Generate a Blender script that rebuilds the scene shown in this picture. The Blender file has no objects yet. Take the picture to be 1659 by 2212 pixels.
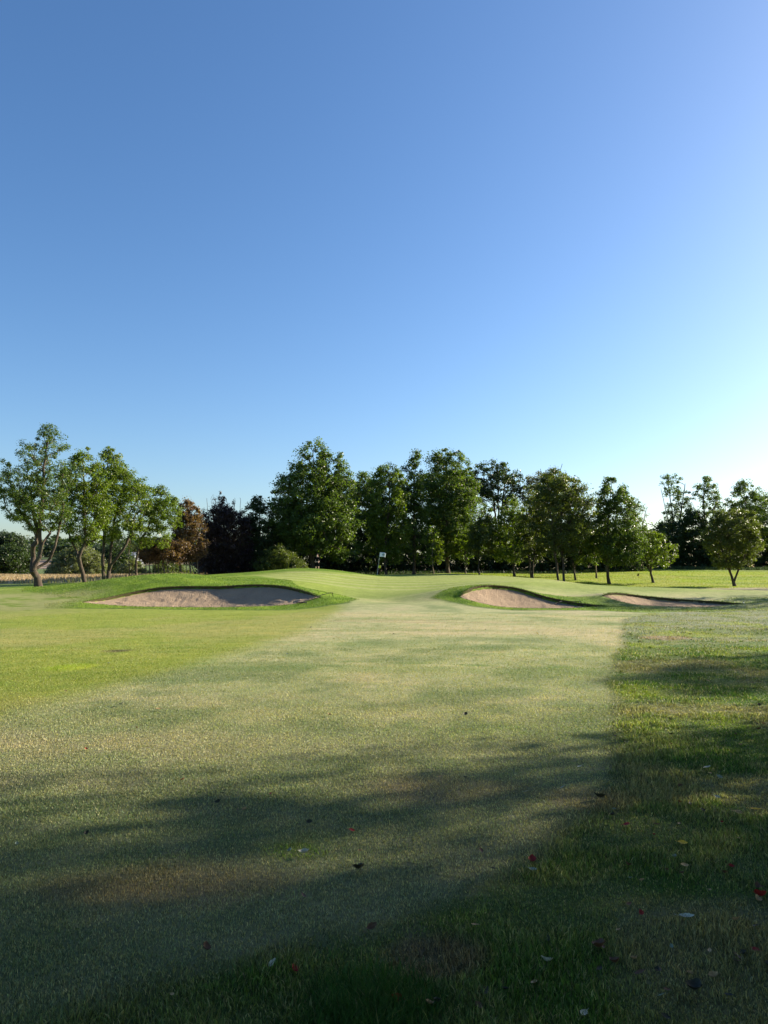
import bpy, math, random
import numpy as np
from mathutils import Vector

random.seed(7)
RNG = np.random.default_rng(11)
scene = bpy.context.scene
COL = scene.collection
R = math.radians

# ------------------------------------------------------------------ camera, sky, sun, exposure
CAM_H, PITCH, F = 1.6, R(4.65), 1597.0
cam_d = bpy.data.cameras.new("camera")
cam = bpy.data.objects.new("camera", cam_d)
COL.objects.link(cam)
cam.location = (0, 0, CAM_H)
cam.rotation_euler = (R(90) + PITCH, 0, 0)
cam_d.sensor_fit = 'VERTICAL'
cam_d.sensor_height = 36.0
cam_d.lens = F / 2212.0 * 36.0
cam_d.clip_start = 0.05
cam_d.clip_end = 5000
scene.camera = cam

SUN_EL, SUN_AZ = R(23.0), R(65.0)        # azimuth measured from the view direction towards the right
world = bpy.data.worlds.new("World")
scene.world = world
world.use_nodes = True
wn = world.node_tree
wn.nodes.clear()
sky = wn.nodes.new('ShaderNodeTexSky')
sky.sky_type = 'NISHITA'
sky.sun_disc = False
sky.sun_elevation = SUN_EL
sky.sun_rotation = SUN_AZ
sky.air_density = 1.07
sky.dust_density = 1.1
sky.ozone_density = 2.9
bg = wn.nodes.new('ShaderNodeBackground')
bg.inputs['Strength'].default_value = 0.068
wo = wn.nodes.new('ShaderNodeOutputWorld')
hs = wn.nodes.new('ShaderNodeHueSaturation')
hs.inputs['Saturation'].default_value = 1.15
wn.links.new(sky.outputs[0], hs.inputs['Color'])
gm = wn.nodes.new('ShaderNodeGamma')
gm.inputs['Gamma'].default_value = 1.03
wn.links.new(hs.outputs[0], gm.inputs[0])
tn = wn.nodes.new('ShaderNodeVectorMath')
tn.operation = 'MULTIPLY'
tn.inputs[1].default_value = (0.98, 1.02, 1.10)
wn.links.new(gm.outputs[0], tn.inputs[0])
wn.links.new(tn.outputs[0], bg.inputs[0])
wn.links.new(bg.outputs[0], wo.inputs[0])

sun_d = bpy.data.lights.new("sun", 'SUN')
sun_d.energy = 5.0
sun_d.angle = R(0.6)
sun_d.color = (1.0, 0.89, 0.70)
sun = bpy.data.objects.new("sun", sun_d)
COL.objects.link(sun)
sd = Vector((math.sin(SUN_AZ) * math.cos(SUN_EL), math.cos(SUN_AZ) * math.cos(SUN_EL), math.sin(SUN_EL)))
sun.rotation_euler = sd.to_track_quat('Z', 'Y').to_euler()
scene.view_settings.view_transform = 'Standard'
scene.view_settings.look = 'None'
scene.view_settings.gamma = 1.0
scene.view_settings.exposure = 1.35
scene.cycles.max_bounces = 8
scene.cycles.transparent_max_bounces = 8
scene.cycles.use_adaptive_sampling = True

# ------------------------------------------------------------------ helpers
cp, sp = math.cos(PITCH), math.sin(PITCH)


def ray(u, v):
    x = (u - 829.5) / F
    w = (v - 1106.0) / F
    return np.array([x, cp + w * sp, sp - w * cp])


def at(u, v, Y):
    """world point seen in direction (u, v) at distance Y along the view axis on the ground"""
    d = ray(u, v)
    t = Y / d[1]
    return np.array([d[0] * t, Y, CAM_H + d[2] * t])


def G(u, v, z=0.0):
    d = ray(u, v)
    t = (z - CAM_H) / d[2]
    return (d[0] * t, d[1] * t)


def hash2(ix, iy, s):
    h = (ix.astype(np.int64) * 374761393 + iy.astype(np.int64) * 668265263 + s * 1442695041) & 0xffffffff
    h = ((h ^ (h >> 13)) * 1274126177) & 0xffffffff
    return ((h ^ (h >> 16)) & 0xffff) / 65535.0


def vnoise(x, y, s=0):
    ix, iy = np.floor(x), np.floor(y)
    fx, fy = x - ix, y - iy
    fx = fx * fx * (3 - 2 * fx)
    fy = fy * fy * (3 - 2 * fy)
    a = hash2(ix, iy, s) * (1 - fx) + hash2(ix + 1, iy, s) * fx
    b = hash2(ix, iy + 1, s) * (1 - fx) + hash2(ix + 1, iy + 1, s) * fx
    return a * (1 - fy) + b * fy


def fbm(x, y, s=0, o=4):
    t, a, n = 0.0, 0.5, 0.0
    for i in range(o):
        t = t + a * vnoise(x, y, s + i * 17)
        n += a
        x, y, a = x * 2.03 + 11.3, y * 2.03 - 7.1, a * 0.5
    return t / n


def sstep(a, b, x):
    t = np.clip((x - a) / (b - a), 0, 1)
    return t * t * (3 - 2 * t)


def inpoly(x, y, P):
    r = np.zeros(x.shape, bool)
    n = len(P)
    for i in range(n):
        x0, y0 = P[i]
        x1, y1 = P[(i + 1) % n]
        if y0 == y1:
            continue
        c = ((y0 > y) != (y1 > y)) & (x < (x1 - x0) * (y - y0) / (y1 - y0) + x0)
        r ^= c
    return r


def dpoly(x, y, P, closed=True):
    d = np.full(x.shape, 1e9)
    n = len(P)
    for i in range(n if closed else n - 1):
        x0, y0 = P[i]
        x1, y1 = P[(i + 1) % n]
        dx, dy = x1 - x0, y1 - y0
        L = dx * dx + dy * dy + 1e-12
        t = np.clip(((x - x0) * dx + (y - y0) * dy) / L, 0, 1)
        d = np.minimum(d, np.hypot(x - x0 - t * dx, y - y0 - t * dy))
    return d


def softin(x, y, P, w):
    """1 inside polygon, 0 outside, soft over +-w with a wobbling edge"""
    d = dpoly(x, y, P)
    s = np.where(inpoly(x, y, P), d, -d)
    return sstep(-w, w, s)


def mesh(name, V, Fc, mat=None, parent=None, attrs=None, smooth=False, link=True):
    V = np.asarray(V, np.float32)
    Fc = np.asarray(Fc, np.int32)
    m = bpy.data.meshes.new(name)
    n, k = Fc.shape
    m.vertices.add(len(V))
    m.vertices.foreach_set('co', V.ravel())
    m.loops.add(n * k)
    m.loops.foreach_set('vertex_index', Fc.ravel())
    m.polygons.add(n)
    m.polygons.foreach_set('loop_start', np.arange(n, dtype=np.int32) * k)
    m.polygons.foreach_set('loop_total', np.full(n, k, np.int32))
    if smooth:
        m.polygons.foreach_set('use_smooth', np.ones(n, bool))
    m.update(calc_edges=True)
    for an, (ty, dat) in (attrs or {}).items():
        a = m.attributes.new(an, ty, 'POINT')
        dat = np.asarray(dat, np.float32)
        if ty == 'FLOAT_COLOR':
            if dat.shape[1] == 3:
                dat = np.hstack([dat, np.ones((len(dat), 1), np.float32)])
            a.data.foreach_set('color', dat.ravel())
        else:
            a.data.foreach_set('value', dat.ravel())
    if mat:
        m.materials.append(mat)
    o = bpy.data.objects.new(name, m)
    if link:
        COL.objects.link(o)
    if parent:
        o.parent = parent
    return o


def tag(o, label=None, cat=None, group=None, kind=None):
    if label: o['label'] = label
    if cat: o['category'] = cat
    if group: o['group'] = group
    if kind: o['kind'] = kind
    return o


def empty(name, loc, label, cat, group=None, rz=0):
    o = bpy.data.objects.new(name, None)
    COL.objects.link(o)
    o.location = loc
    o.rotation_euler = (0, 0, rz)
    o.empty_display_size = 0.2
    return tag(o, label, cat, group)


class NT:
    def __init__(s, name):
        s.m = bpy.data.materials.new(name)
        s.m.use_nodes = True
        s.t = s.m.node_tree
        s.t.nodes.clear()
        s.out = s.n('ShaderNodeOutputMaterial')

    def n(s, ty, **kw):
        nd = s.t.nodes.new(ty)
        for k, v in kw.items():
            setattr(nd, k, v)
        return nd

    def l(s, a, b):
        s.t.links.new(a, b)

    def attr(s, name):
        return s.n('ShaderNodeAttribute', attribute_name=name)

    def noise(s, scale, detail=4, rough=0.6, vec=None, dist=0.0):
        nd = s.n('ShaderNodeTexNoise')
        nd.inputs['Scale'].default_value = scale
        nd.inputs['Detail'].default_value = detail
        nd.inputs['Roughness'].default_value = rough
        nd.inputs['Distortion'].default_value = dist
        if vec: s.l(vec, nd.inputs['Vector'])
        return nd.outputs['Fac']

    def rng(s, val, a, b, c, d):
        nd = s.n('ShaderNodeMapRange')
        s.l(val, nd.inputs[0])
        for i, q in enumerate((a, b, c, d)):
            nd.inputs[i + 1].default_value = q
        return nd.outputs[0]

    def math(s, op, a, b=None):
        nd = s.n('ShaderNodeMath', operation=op)
        for i, q in enumerate((a, b)):
            if q is None: continue
            if isinstance(q, (int, float)): nd.inputs[i].default_value = q
            else: s.l(q, nd.inputs[i])
        return nd.outputs[0]

    def mix(s, fac, a, b, mode='MIX'):
        nd = s.n('ShaderNodeMix', data_type='RGBA', blend_type=mode)
        for i, q in ((0, fac), (6, a), (7, b)):
            if isinstance(q, (int, float)): nd.inputs[i].default_value = q
            elif isinstance(q, tuple): nd.inputs[i].default_value = (*q, 1)
            else: s.l(q, nd.inputs[i])
        return nd.outputs[2]

    def scale(s, col, fac):
        nd = s.n('ShaderNodeVectorMath', operation='SCALE')
        s.l(col, nd.inputs[0])
        if isinstance(fac, (int, float)): nd.inputs['Scale'].default_value = fac
        else: s.l(fac, nd.inputs['Scale'])
        return nd.outputs[0]

    def bump(s, h, strength, dist):
        b = s.n('ShaderNodeBump')
        b.inputs['Strength'].default_value = strength
        b.inputs['Distance'].default_value = dist
        s.l(h, b.inputs['Height'])
        return b.outputs[0]

    def bsdf(s, col, rough=0.8, spec=0.3, normal=None, metallic=0.0):
        p = s.n('ShaderNodeBsdfPrincipled')
        if isinstance(col, tuple): p.inputs['Base Color'].default_value = (*col, 1)
        else: s.l(col, p.inputs['Base Color'])
        p.inputs['Roughness'].default_value = rough
        p.inputs['Specular IOR Level'].default_value = spec
        p.inputs['Metallic'].default_value = metallic
        if normal: s.l(normal, p.inputs['Normal'])
        return p

    def done(s, sh):
        s.l(sh, s.out.inputs[0])
        return s.m

    def geo(s):
        return s.n('ShaderNodeNewGeometry').outputs['Position']


# ------------------------------------------------------------------ bunker outlines (world x, y) from rim points
def b1(x, y): return (164.6 + .3472 * x, 1179.4 + .3472 * y)
def b2(x, y): return (932.5 + .4378 * x, 1206.8 + .4378 * y)


def bez(ts, Y0, Y1, Y2):
    return [(1 - t) ** 2 * Y0 + 2 * t * (1 - t) * Y1 + t * t * Y2 for t in ts]


def rim(pts, ff, Ymid, Yend0, Yend1):
    """pts -> pixel points with a depth that bulges to Ymid between two ends"""
    n = len(pts)
    out = []
    us = [p[0] for p in pts]
    for p in pts:
        t = (p[0] - us[0]) / (us[-1] - us[0])
        base = Yend0 * (1 - t) + Yend1 * t
        bul = (1 - abs(2 * t - 1) ** 2.6)
        out.append((p[0], p[1], base + (Ymid - 0.5 * (Yend0 + Yend1)) * bul))
    return out


B = []
back1 = [b1(*p) for p in [(30, 350), (80, 340), (130, 331), (230, 314), (330, 296), (430, 273), (520, 259), (640, 252), (760, 250), (900, 252), (1000, 247), (1100, 241), (1190, 239), (1290, 250), (1380, 268), (1450, 290), (1500, 310), (1515, 319)]]
front1 = [b1(*p) for p in [(30, 352), (60, 361), (150, 366), (300, 373), (500, 379), (700, 381), (900, 381), (1150, 373), (1300, 363), (1400, 353), (1490, 337), (1515, 323)]]
B.append(dict(back=rim(back1, 0, 39.2, 35.0, 36.0), front=rim(front1, 0, 33.6, 35.0, 36.0)))
back2 = [b2(*p) for p in [(140, 190), (150, 175), (165, 160), (190, 146), (230, 136), (300, 132), (380, 136), (440, 150), (500, 171), (560, 187), (620, 202), (700, 215), (780, 225), (840, 232), (870, 236)]]
front2 = [b2(*p) for p in [(140, 194), (180, 212), (250, 228), (330, 236), (420, 241), (520, 244), (650, 245), (760, 244), (830, 241), (870, 238)]]
B.append(dict(back=rim(back2, 0, 39.0, 36.3, 34.8), front=rim(front2, 0, 33.6, 36.3, 34.8)))
back3 = [b2(*p) for p in [(845, 186), (855, 177), (870, 172), (920, 170), (1000, 175), (1080, 188), (1180, 201), (1300, 206), (1400, 212), (1480, 218), (1550, 223)]]
front3 = [b2(*p) for p in [(845, 190), (870, 203), (900, 214), (1000, 226), (1100, 232), (1250, 236), (1400, 237), (1500, 232), (1550, 226)]]
B.append(dict(back=rim(back3, 0, 42.0, 39.5, 39.5), front=rim(front3, 0, 37.6, 39.5, 39.5)))
for b in B:
    b['bw'] = [at(*p) for p in b['back']]
    b['fw'] = [at(*p) for p in b['front']]
    b['fw'][0] = b['bw'][0]
    b['fw'][-1] = b['bw'][-1]
    pts = b['bw'] + b['fw'][-2:0:-1]

    def dens(P):
        out = []
        for i in range(len(P)):
            p0, p1, p2, p3 = (np.array(P[(i + k) % len(P)]) for k in (-1, 0, 1, 2))
            n = max(2, int(np.linalg.norm(p2 - p1) / 0.12))
            for j in range(n):
                t = j / n
                out.append(0.5 * ((2 * p1) + (-p0 + p2) * t + (2 * p0 - 5 * p1 + 4 * p2 - p3) * t * t + (-p0 + 3 * p1 - 3 * p2 + p3) * t ** 3))
        return out
    b['loop'] = dens(pts)
    b['poly'] = [(p[0], p[1]) for p in b['loop']]

# ------------------------------------------------------------------ terrain height: thin-plate spline through surveyed points
CP = []
for b in B:
    CP += [tuple(p) for p in b['bw'][1:-1:2]] + [tuple(p) for p in b['fw'][0::3]] + [tuple(b['bw'][-1])]
for x in range(-60, 71, 10):
    for y in (-10, 0, 8, 16, 22):
        CP.append((x, y, 0.0))
for x in range(-60, 71, 8):
    CP.append((x, 27, 0.0))
CP += [at(*p) for p in [
    # near edge of the fringe
    (-200, 1320, 32), (0, 1321, 32), (100, 1320, 32), (830, 1318, 32), (760, 1310, 33.5), (930, 1305, 34.5), (850, 1300, 37), (1340, 1330, 29.5), (1500, 1325, 31), (1659, 1320, 32), (1800, 1318, 33),
    # left slope and first mound crest
    (-200, 1295, 36), (-200, 1276, 43), (0, 1295, 36), (0, 1276, 43), (80, 1273, 42), (100, 1290, 37.5), (164, 1266.5, 41.5), (200, 1258.5, 42), (235, 1251.5, 42.5), (268, 1247.5, 43), (303, 1243, 43), (340, 1240.5, 43), (373, 1239.6, 43), (408, 1240.6, 43), (442, 1243, 43.5), (477, 1246.3, 45), (498, 1248.6, 48),
    (300, 1256, 40.2), (400, 1254, 40.5), (500, 1256, 41.5), (600, 1257, 42),
    # second mound crest
    (532, 1243, 60), (564, 1236.5, 63), (591, 1232, 65), (616, 1229, 66), (650, 1227.3, 66), (690, 1228.6, 66), (722, 1231.3, 66), (755, 1235.5, 66), (780, 1239.5, 67), (811, 1243, 68),
    (600, 1250, 50), (650, 1250, 52), (700, 1245, 57),
    # approach and green
    (830, 1290, 42), (830, 1272, 49), (830, 1256, 57), (830, 1248, 64), (740, 1290, 41), (740, 1270, 47), (700, 1262, 46), (740, 1252, 57), (930, 1270, 49), (930, 1254, 58), (940, 1243, 69), (1000, 1240.5, 74), (1036, 1242, 73), (1090, 1244.5, 72), (1140, 1248.5, 69), (1179, 1251, 66), (1213, 1256, 63), (1274, 1262.5, 58), (1335, 1267, 53), (1381, 1271, 50),
    (1100, 1256, 48), (1180, 1272, 45), (1260, 1285, 42),
    (1427, 1269, 53), (1488, 1273, 50), (1549, 1277.5, 48), (1610, 1278.5, 47.5), (1700, 1279, 47), (1480, 1283, 45), (1620, 1290, 43), (1659, 1300, 38), (1800, 1298, 38),
    # behind the green
    (867, 1243, 80), (1000, 1239, 84), (1035, 1242, 83), (940, 1238, 92), (1111, 1246, 84), (1149, 1249, 82), (1204, 1247, 86), (1212, 1258, 80), (1243, 1253, 82), (1289, 1249, 88), (1314, 1260, 82), (1410, 1259, 83), (1586, 1265, 80), (1586, 1275, 66), (1400, 1278, 62), (1659, 1278, 60),
    (1480, 1240, 98), (1480, 1227, 112), (1300, 1232, 105), (1150, 1234, 105), (1659, 1245, 97), (1659, 1228, 112), (1900, 1228, 112), (1900, 1260, 80),
    (679, 1236, 82), (816, 1243, 84), (730, 1238, 100), (500, 1246, 74), (500, 1246, 95), (400, 1246, 62), (600, 1244, 76), (340, 1245, 70),
    (84, 1271, 55), (181, 1264, 60), (229, 1257, 64), (0, 1272, 56), (-200, 1271, 56), (0, 1258, 68), (0, 1246, 92), (-300, 1246, 92), (200, 1246, 92), (300, 1244.5, 90), (300, 1244, 110), (0, 1244, 110), (-300, 1244, 110)]]
CP = np.array([(p[0], p[1], p[2]) for p in CP], float)


def U(r2):
    return 0.5 * r2 * np.log(r2 + 1e-9)


def tps_fit(P, lam=1e-2):
    n = len(P)
    d2 = ((P[:, None, :2] - P[None, :, :2]) ** 2).sum(-1)
    K = U(d2) + lam * np.eye(n)
    Q = np.hstack([np.ones((n, 1)), P[:, :2]])
    A = np.zeros((n + 3, n + 3))
    A[:n, :n] = K
    A[:n, n:] = Q
    A[n:, :n] = Q.T
    return np.linalg.solve(A, np.concatenate([P[:, 2], np.zeros(3)]))


TW = tps_fit(CP, 0.05)


def tps(x, y):
    x = np.asarray(x, float)
    y = np.asarray(y, float)
    sh = x.shape
    x, y = x.ravel(), y.ravel()
    z = np.empty_like(x)
    for i in range(0, len(x), 20000):
        a, b_ = x[i:i + 20000], y[i:i + 20000]
        d2 = (a[:, None] - CP[None, :, 0]) ** 2 + (b_[:, None] - CP[None, :, 1]) ** 2
        z[i:i + 20000] = U(d2) @ TW[:len(CP)] + TW[-3] + TW[-2] * a + TW[-1] * b_
    return z.reshape(sh)


def height(x, y):
    x = np.asarray(x, float)
    y = np.asarray(y, float)
    xc = np.clip(x, -58, 66)
    yc = np.clip(y, -8, 112)
    z = tps(xc, yc)
    z = z * sstep(20, 30, y)
    # left hillside far away
    a = -x / np.maximum(y, 1)
    z = z + 9.0 * sstep(170, 430, y) * sstep(0.12, 0.3, a) + 4.0 * sstep(450, 900, y)
    z = z + 0.018 * (fbm(x * 0.5, y * 0.5, 3, 3) - 0.5) * sstep(0, 3, y)
    return z


def hz(x, y):
    return float(height(np.array([x]), np.array([y]))[0])


# ------------------------------------------------------------------ colour of the turf as a function of the place
rough_line = [G(u, v) for u, v in [(1352, 1334), (1345, 1370), (1335, 1420), (1322, 1470), (1324, 1530), (1338, 1580), (1335, 1660), (1324, 1716), (1279, 1760), (1149, 1850), (979, 1950), (829, 2005), (550, 2060), (375, 2110), (200, 2180), (100, 2230)]]
ROUGH = rough_line + [(-6, 1.0), (-12, -30), (300, -30), (300, 34), (22, 34), (14, 33.2), (11, 31)]
vivid_line = [G(u, v) for u, v in [(735, 1316), (640, 1372), (450, 1425), (250, 1480), (0, 1545), (-300, 1600)]]
VIVID = [(-3.0, 60), (-2.4, 40)] + vivid_line + [(-60, 8), (-60, 60)]
MOUND1 = [(-14.9, 35.9), (-17, 38), (-20, 41), (-24, 50), (-10, 56), (-6, 47), (-5.0, 42), (-3, 39.5), (-1.2, 37), (-1.7, 34.9), (-4, 33.2), (-9, 32.7), (-15, 33.0), (-15.8, 34.6)]
FR2 = [(2.3, 36.9), (3.6, 39.2), (6, 40.4), (9, 40.3), (12, 39.5), (17, 40.5), (20, 43), (25, 43), (30, 43), (30, 34), (22, 34), (16, 32.2), (12, 31), (9.5, 32.6), (6, 32.9), (4, 34.3)]
MOUND2 = [(-18, 52), (-14, 58), (-11, 60.5), (-8, 62.5), (-3, 63.5), (0, 66.5), (0, 75), (-30, 75), (-30, 55)]
GREEN = [(-9, 50), (-10, 57), (-8, 61.5), (-3, 63), (0, 66), (6, 71), (14, 70), (16, 62), (14, 54), (8, 47.5), (0, 46)]


def C3(r, g, b):
    return np.array([r, g, b], float)


def lerp(a, b, t):
    return a * (1 - t[:, None]) + b * t[:, None]


def tint(x, y):
    x = np.asarray(x, float).ravel()
    y = np.asarray(y, float).ravel()
    n1 = fbm(x * 0.35, y * 0.35, 1)
    n2 = fbm(x * 1.3, y * 1.3, 2)
    n3 = fbm(x * 0.12 + 5, y * 0.22, 9)
    wx = x + 0.35 * (fbm(x * 0.8, y * 0.8, 21) - 0.5)
    wy = y + 0.35 * (fbm(x * 0.8, y * 0.8, 22) - 0.5)
    straw = C3(0.365, 0.32, 0.18)
    pale = C3(0.285, 0.290, 0.142)
    green = C3(0.115, 0.165, 0.060)
    c = np.tile(pale, (len(x), 1))
    c = lerp(c, straw, 0.75 * sstep(0.5, 0.72, n1))
    c = lerp(c, green, 0.65 * sstep(0.50, 0.30, n1 * 0.6 + n2 * 0.4))
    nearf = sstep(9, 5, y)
    c = lerp(c, C3(0.10, 0.15, 0.065), 0.5 * nearf)  # near fairway colour lowered to deepen the foreground shade
    # long faint streaks across the fairway
    st = sstep(0.58, 0.72, fbm(x * 0.10 + 3, y * 0.9 + x * 0.12, 40, 3))
    c = lerp(c, C3(0.12, 0.18, 0.045), 0.35 * st * sstep(36, 30, y))
    for (pl, wd_, cc_, kk) in [([G(740, 1429), G(900, 1433), G(1050, 1438), G(1180, 1442), G(1310, 1445)], 0.11, C3(0.085, 0.16, 0.03), 0.75), ([G(470, 1338), G(700, 1342), G(900, 1345), G(1150, 1344)], 0.22, C3(0.30, 0.21, 0.13), 0.5), ([G(-100, 1321.5), G(300, 1321), G(560, 1320)], 0.10, C3(0.08, 0.12, 0.03), 0.7), ([G(-100, 1336), G(200, 1331), G(420, 1335), G(640, 1333)], 0.10, C3(0.12, 0.13, 0.03), 0.5)]:
        c = lerp(c, cc_, kk * sstep(wd_, wd_ * 0.3, dpoly(wx * 0.4 + x * 0.6, wy * 0.4 + y * 0.6, pl, False)) * sstep(0.25, 0.5, n1 * .5 + n2 * .5))
    # yellow-green cut on the left
    v = softin(wx, wy, VIVID, 0.55)
    viv = lerp(np.tile(C3(0.190, 0.230, 0.030), (len(x), 1)), C3(0.220, 0.232, 0.055), sstep(0.42, 0.65, n1))
    c = lerp(c, viv, 0.92 * v)
    # putting surface and approach
    ap = sstep(31, 45, y + 5 * (n3 - 0.5) - 0.35 * x)
    appr = lerp(np.tile(C3(0.205, 0.26, 0.045), (len(x), 1)), C3(0.16, 0.215, 0.035), sstep(0.4, 0.6, n3))
    c = lerp(c, appr, ap * 0.85)
    g = softin(wx, wy, GREEN, 0.4)
    stripe = 0.5 + 0.5 * np.sin((y + 0.15 * x + 1.2 * n3) * 2.2)
    gc = lerp(np.tile(C3(0.205, 0.255, 0.050), (len(x), 1)), C3(0.255, 0.285, 0.095), sstep(0.2, 0.8, stripe))
    c = lerp(c, gc, g)
    # lush surrounds
    lush = lerp(np.tile(C3(0.095, 0.165, 0.012), (len(x), 1)), C3(0.140, 0.215, 0.018), sstep(0.35, 0.65, n2))
    c = lerp(c, lush, softin(wx, wy, MOUND1, 0.25))
    c = lerp(c, lush, softin(wx, wy, MOUND2, 0.3))
    fr = softin(wx, wy, FR2, 0.22)
    frc = lerp(lush, C3(0.20, 0.225, 0.115), (0.85 * sstep(9, 15, x) * sstep(0.3, 0.55, n1 * .5 + n2 * .5))[:])
    c = lerp(c, frc, fr * (1 - 0.3 * sstep(14, 22, x)))
    # narrow dark first-cut line where fringe meets fairway
    dl = np.minimum(dpoly(wx, wy, MOUND1), dpoly(wx, wy, FR2))
    c = lerp(c, C3(0.055, 0.10, 0.02), 0.8 * sstep(0.18, 0.04, dl) * sstep(38, 34, y))
    # dry patch left of the first bunker
    dry = sstep(-13.2, -16, x) * sstep(40.5, 38, y + 0.0 * x) * sstep(31.5, 33, y)
    c = lerp(c, lerp(np.tile(C3(0.225, 0.235, 0.085), (len(x), 1)), C3(0.13, 0.18, 0.03), sstep(0.5, 0.7, n2)), dry)
    # rough on the right and in the foreground
    r = softin(wx, wy, ROUGH, 0.12)
    rc = lerp(np.tile(C3(0.115, 0.155, 0.045), (len(x), 1)), C3(0.065, 0.125, 0.020), sstep(0.45, 0.65, n2))
    rc = lerp(rc, C3(0.22, 0.20, 0.095), 0.7 * sstep(0.56, 0.68, fbm(x * 0.7, y * 0.9, 51)))
    rc = lerp(rc, C3(0.19, 0.205, 0.13), 0.92 * sstep(14, 23, y) * sstep(0.3, 0.52, n1 * .4 + n2 * .6))
    rc = lerp(rc, C3(0.20, 0.24, 0.02), 0.55 * sstep(0.55, 0.7, fbm(x * 0.9 + 9, y * 0.9, 61)) * sstep(6, 9, y))
    c = lerp(c, rc, r)
    # darker brown line along the rough edge
    de = dpoly(wx, wy, rough_line, False)
    c = lerp(c, C3(0.10, 0.115, 0.05), 0.4 * sstep(0.14, 0.02, de))
    # bare earth patches
    for (px, py, rx, ry, col, k) in [(*G(1430, 1378), 0.9, 0.75, C3(0.26, 0.19, 0.14), 0.75), (*G(250, 1407), 0.42, 0.30, C3(0.075, 0.06, 0.035), 0.9), (*G(150, 1441), 0.45, 0.55, C3(0.24, 0.31, 0.02), 0.8),
                                      (*G(920, 2070), 0.30, 0.22, C3(0.17, 0.12, 0.075), 0.8), (*G(620, 1835), 0.22, 0.16, C3(0.13, 0.20, 0.02), 0.9), (*G(400, 1900), 0.8, 0.28, C3(0.23, 0.17, 0.08), 0.7),
                                      (*G(1000, 1700), 0.9, 0.4, C3(0.24, 0.18, 0.10), 0.5), (*G(1290, 1720), 0.35, 0.4, C3(0.22, 0.16, 0.09), 0.6), (*G(830, 1340), 3.5, 0.5, C3(0.29, 0.23, 0.13), 0.5)]:
        q = np.hypot((wx - px) / rx, (wy - py) / ry) + 0.7 * (n2 - 0.5)
        c = lerp(c, col, k * sstep(1.05, 0.5, q))
    # meadow beyond the green on the right
    m = sstep(70, 77, wy - 0.10 * (x - 20)) * sstep(2, 12, x)
    mc = lerp(np.tile(C3(0.215, 0.275, 0.014), (len(x), 1)), C3(0.245, 0.270, 0.040), sstep(0.4, 0.6, fbm(x * .25, y * .7, 71)))
    mc = lerp(mc, C3(0.13, 0.20, 0.012), 0.7 * sstep(0.52, 0.68, fbm(x * .12 + 3, y * .5, 75)))
    mc = lerp(mc, C3(0.16, 0.21, 0.05), 0.8 * sstep(104, 107, y) * sstep(30, 40, x))
    c = lerp(c, mc, m)
    c = lerp(c, C3(0.13, 0.19, 0.02), sstep(108, 113, y) * sstep(0.2, 0.5, n1))
    dr = sstep(13, 17, x) * sstep(60, 64, wy) * sstep(77, 71, wy - 0.10 * (x - 20))
    c = lerp(c, lerp(np.tile(C3(0.29, 0.25, 0.16), (len(x), 1)), C3(0.22, 0.23, 0.08), sstep(0.4, 0.6, n1)), dr)
    # ground under the wood
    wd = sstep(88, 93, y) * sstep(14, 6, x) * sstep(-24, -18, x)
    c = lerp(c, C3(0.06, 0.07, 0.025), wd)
    # stubble and hill fields on the left
    s = sstep(64, 67, wy) * sstep(-17.5, -19.5, x + 0.0 * y)
    sc = lerp(np.tile(C3(0.38, 0.28, 0.18), (len(x), 1)), C3(0.31, 0.24, 0.15), sstep(0.4, 0.6, fbm(x * 0.2, y * 1.0, 81)))
    c = lerp(c, sc, s)
    hf = sstep(125, 130, y)
    hc = lerp(np.tile(C3(0.27, 0.20, 0.15), (len(x), 1)), C3(0.10, 0.14, 0.05), sstep(0.45, 0.5, vnoise(x / 70, y / 90, 5)))
    c = lerp(c, hc, hf)
    n4 = fbm(x * 4.2, y * 4.2, 111, 3)
    n5 = fbm(x * 0.9 + 4, y * 2.2, 131, 3)
    nf = (sstep(34, 24, y))[:, None]
    c = c * (1 + nf * (0.50 * (n4 - 0.5) + 0.35 * (n5 - 0.5))[:, None] * np.array([1.0, 0.55, 0.9]))
    return c * (0.92 + 0.16 * n2[:, None])


# ------------------------------------------------------------------ ground
def grid_mat(name, amp_bump=0.6):
    t = NT(name)
    a = t.attr('tint').outputs['Color']
    pos = t.geo()
    n1 = t.noise(3.0, 5, 0.65, pos)
    n2 = t.noise(45.0, 4, 0.7, pos)
    n3 = t.noise(0.8, 4, 0.6, pos)
    f = t.math('MULTIPLY', t.rng(n2, 0.25, 0.75, 0.62, 1.38), t.rng(n1, 0.3, 0.7, 0.86, 1.14))
    c = t.scale(a, f)
    straw = t.mix(1.0, a, (1.35, 1.12, 1.5), 'MULTIPLY')
    c = t.mix(t.rng(n1, 0.55, 0.75, 0.0, 0.6), c, straw)
    c = t.mix(t.rng(n3, 0.55, 0.7, 0.0, 0.35), c, t.mix(1.0, a, (0.6, 0.8, 0.5), 'MULTIPLY'))
    h = t.math('ADD', t.math('MULTIPLY', n2, 0.5), n1)
    return t.done(t.bsdf(c, 0.95, 0.12, t.bump(h, amp_bump, 0.05)).outputs[0])


M_ground = grid_mat('turf')


def geomspace_out(a, b, s0, k):
    out = [a]
    s = s0
    while out[-1] < b:
        out.append(out[-1] + s)
        s *= k
    return out


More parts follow.
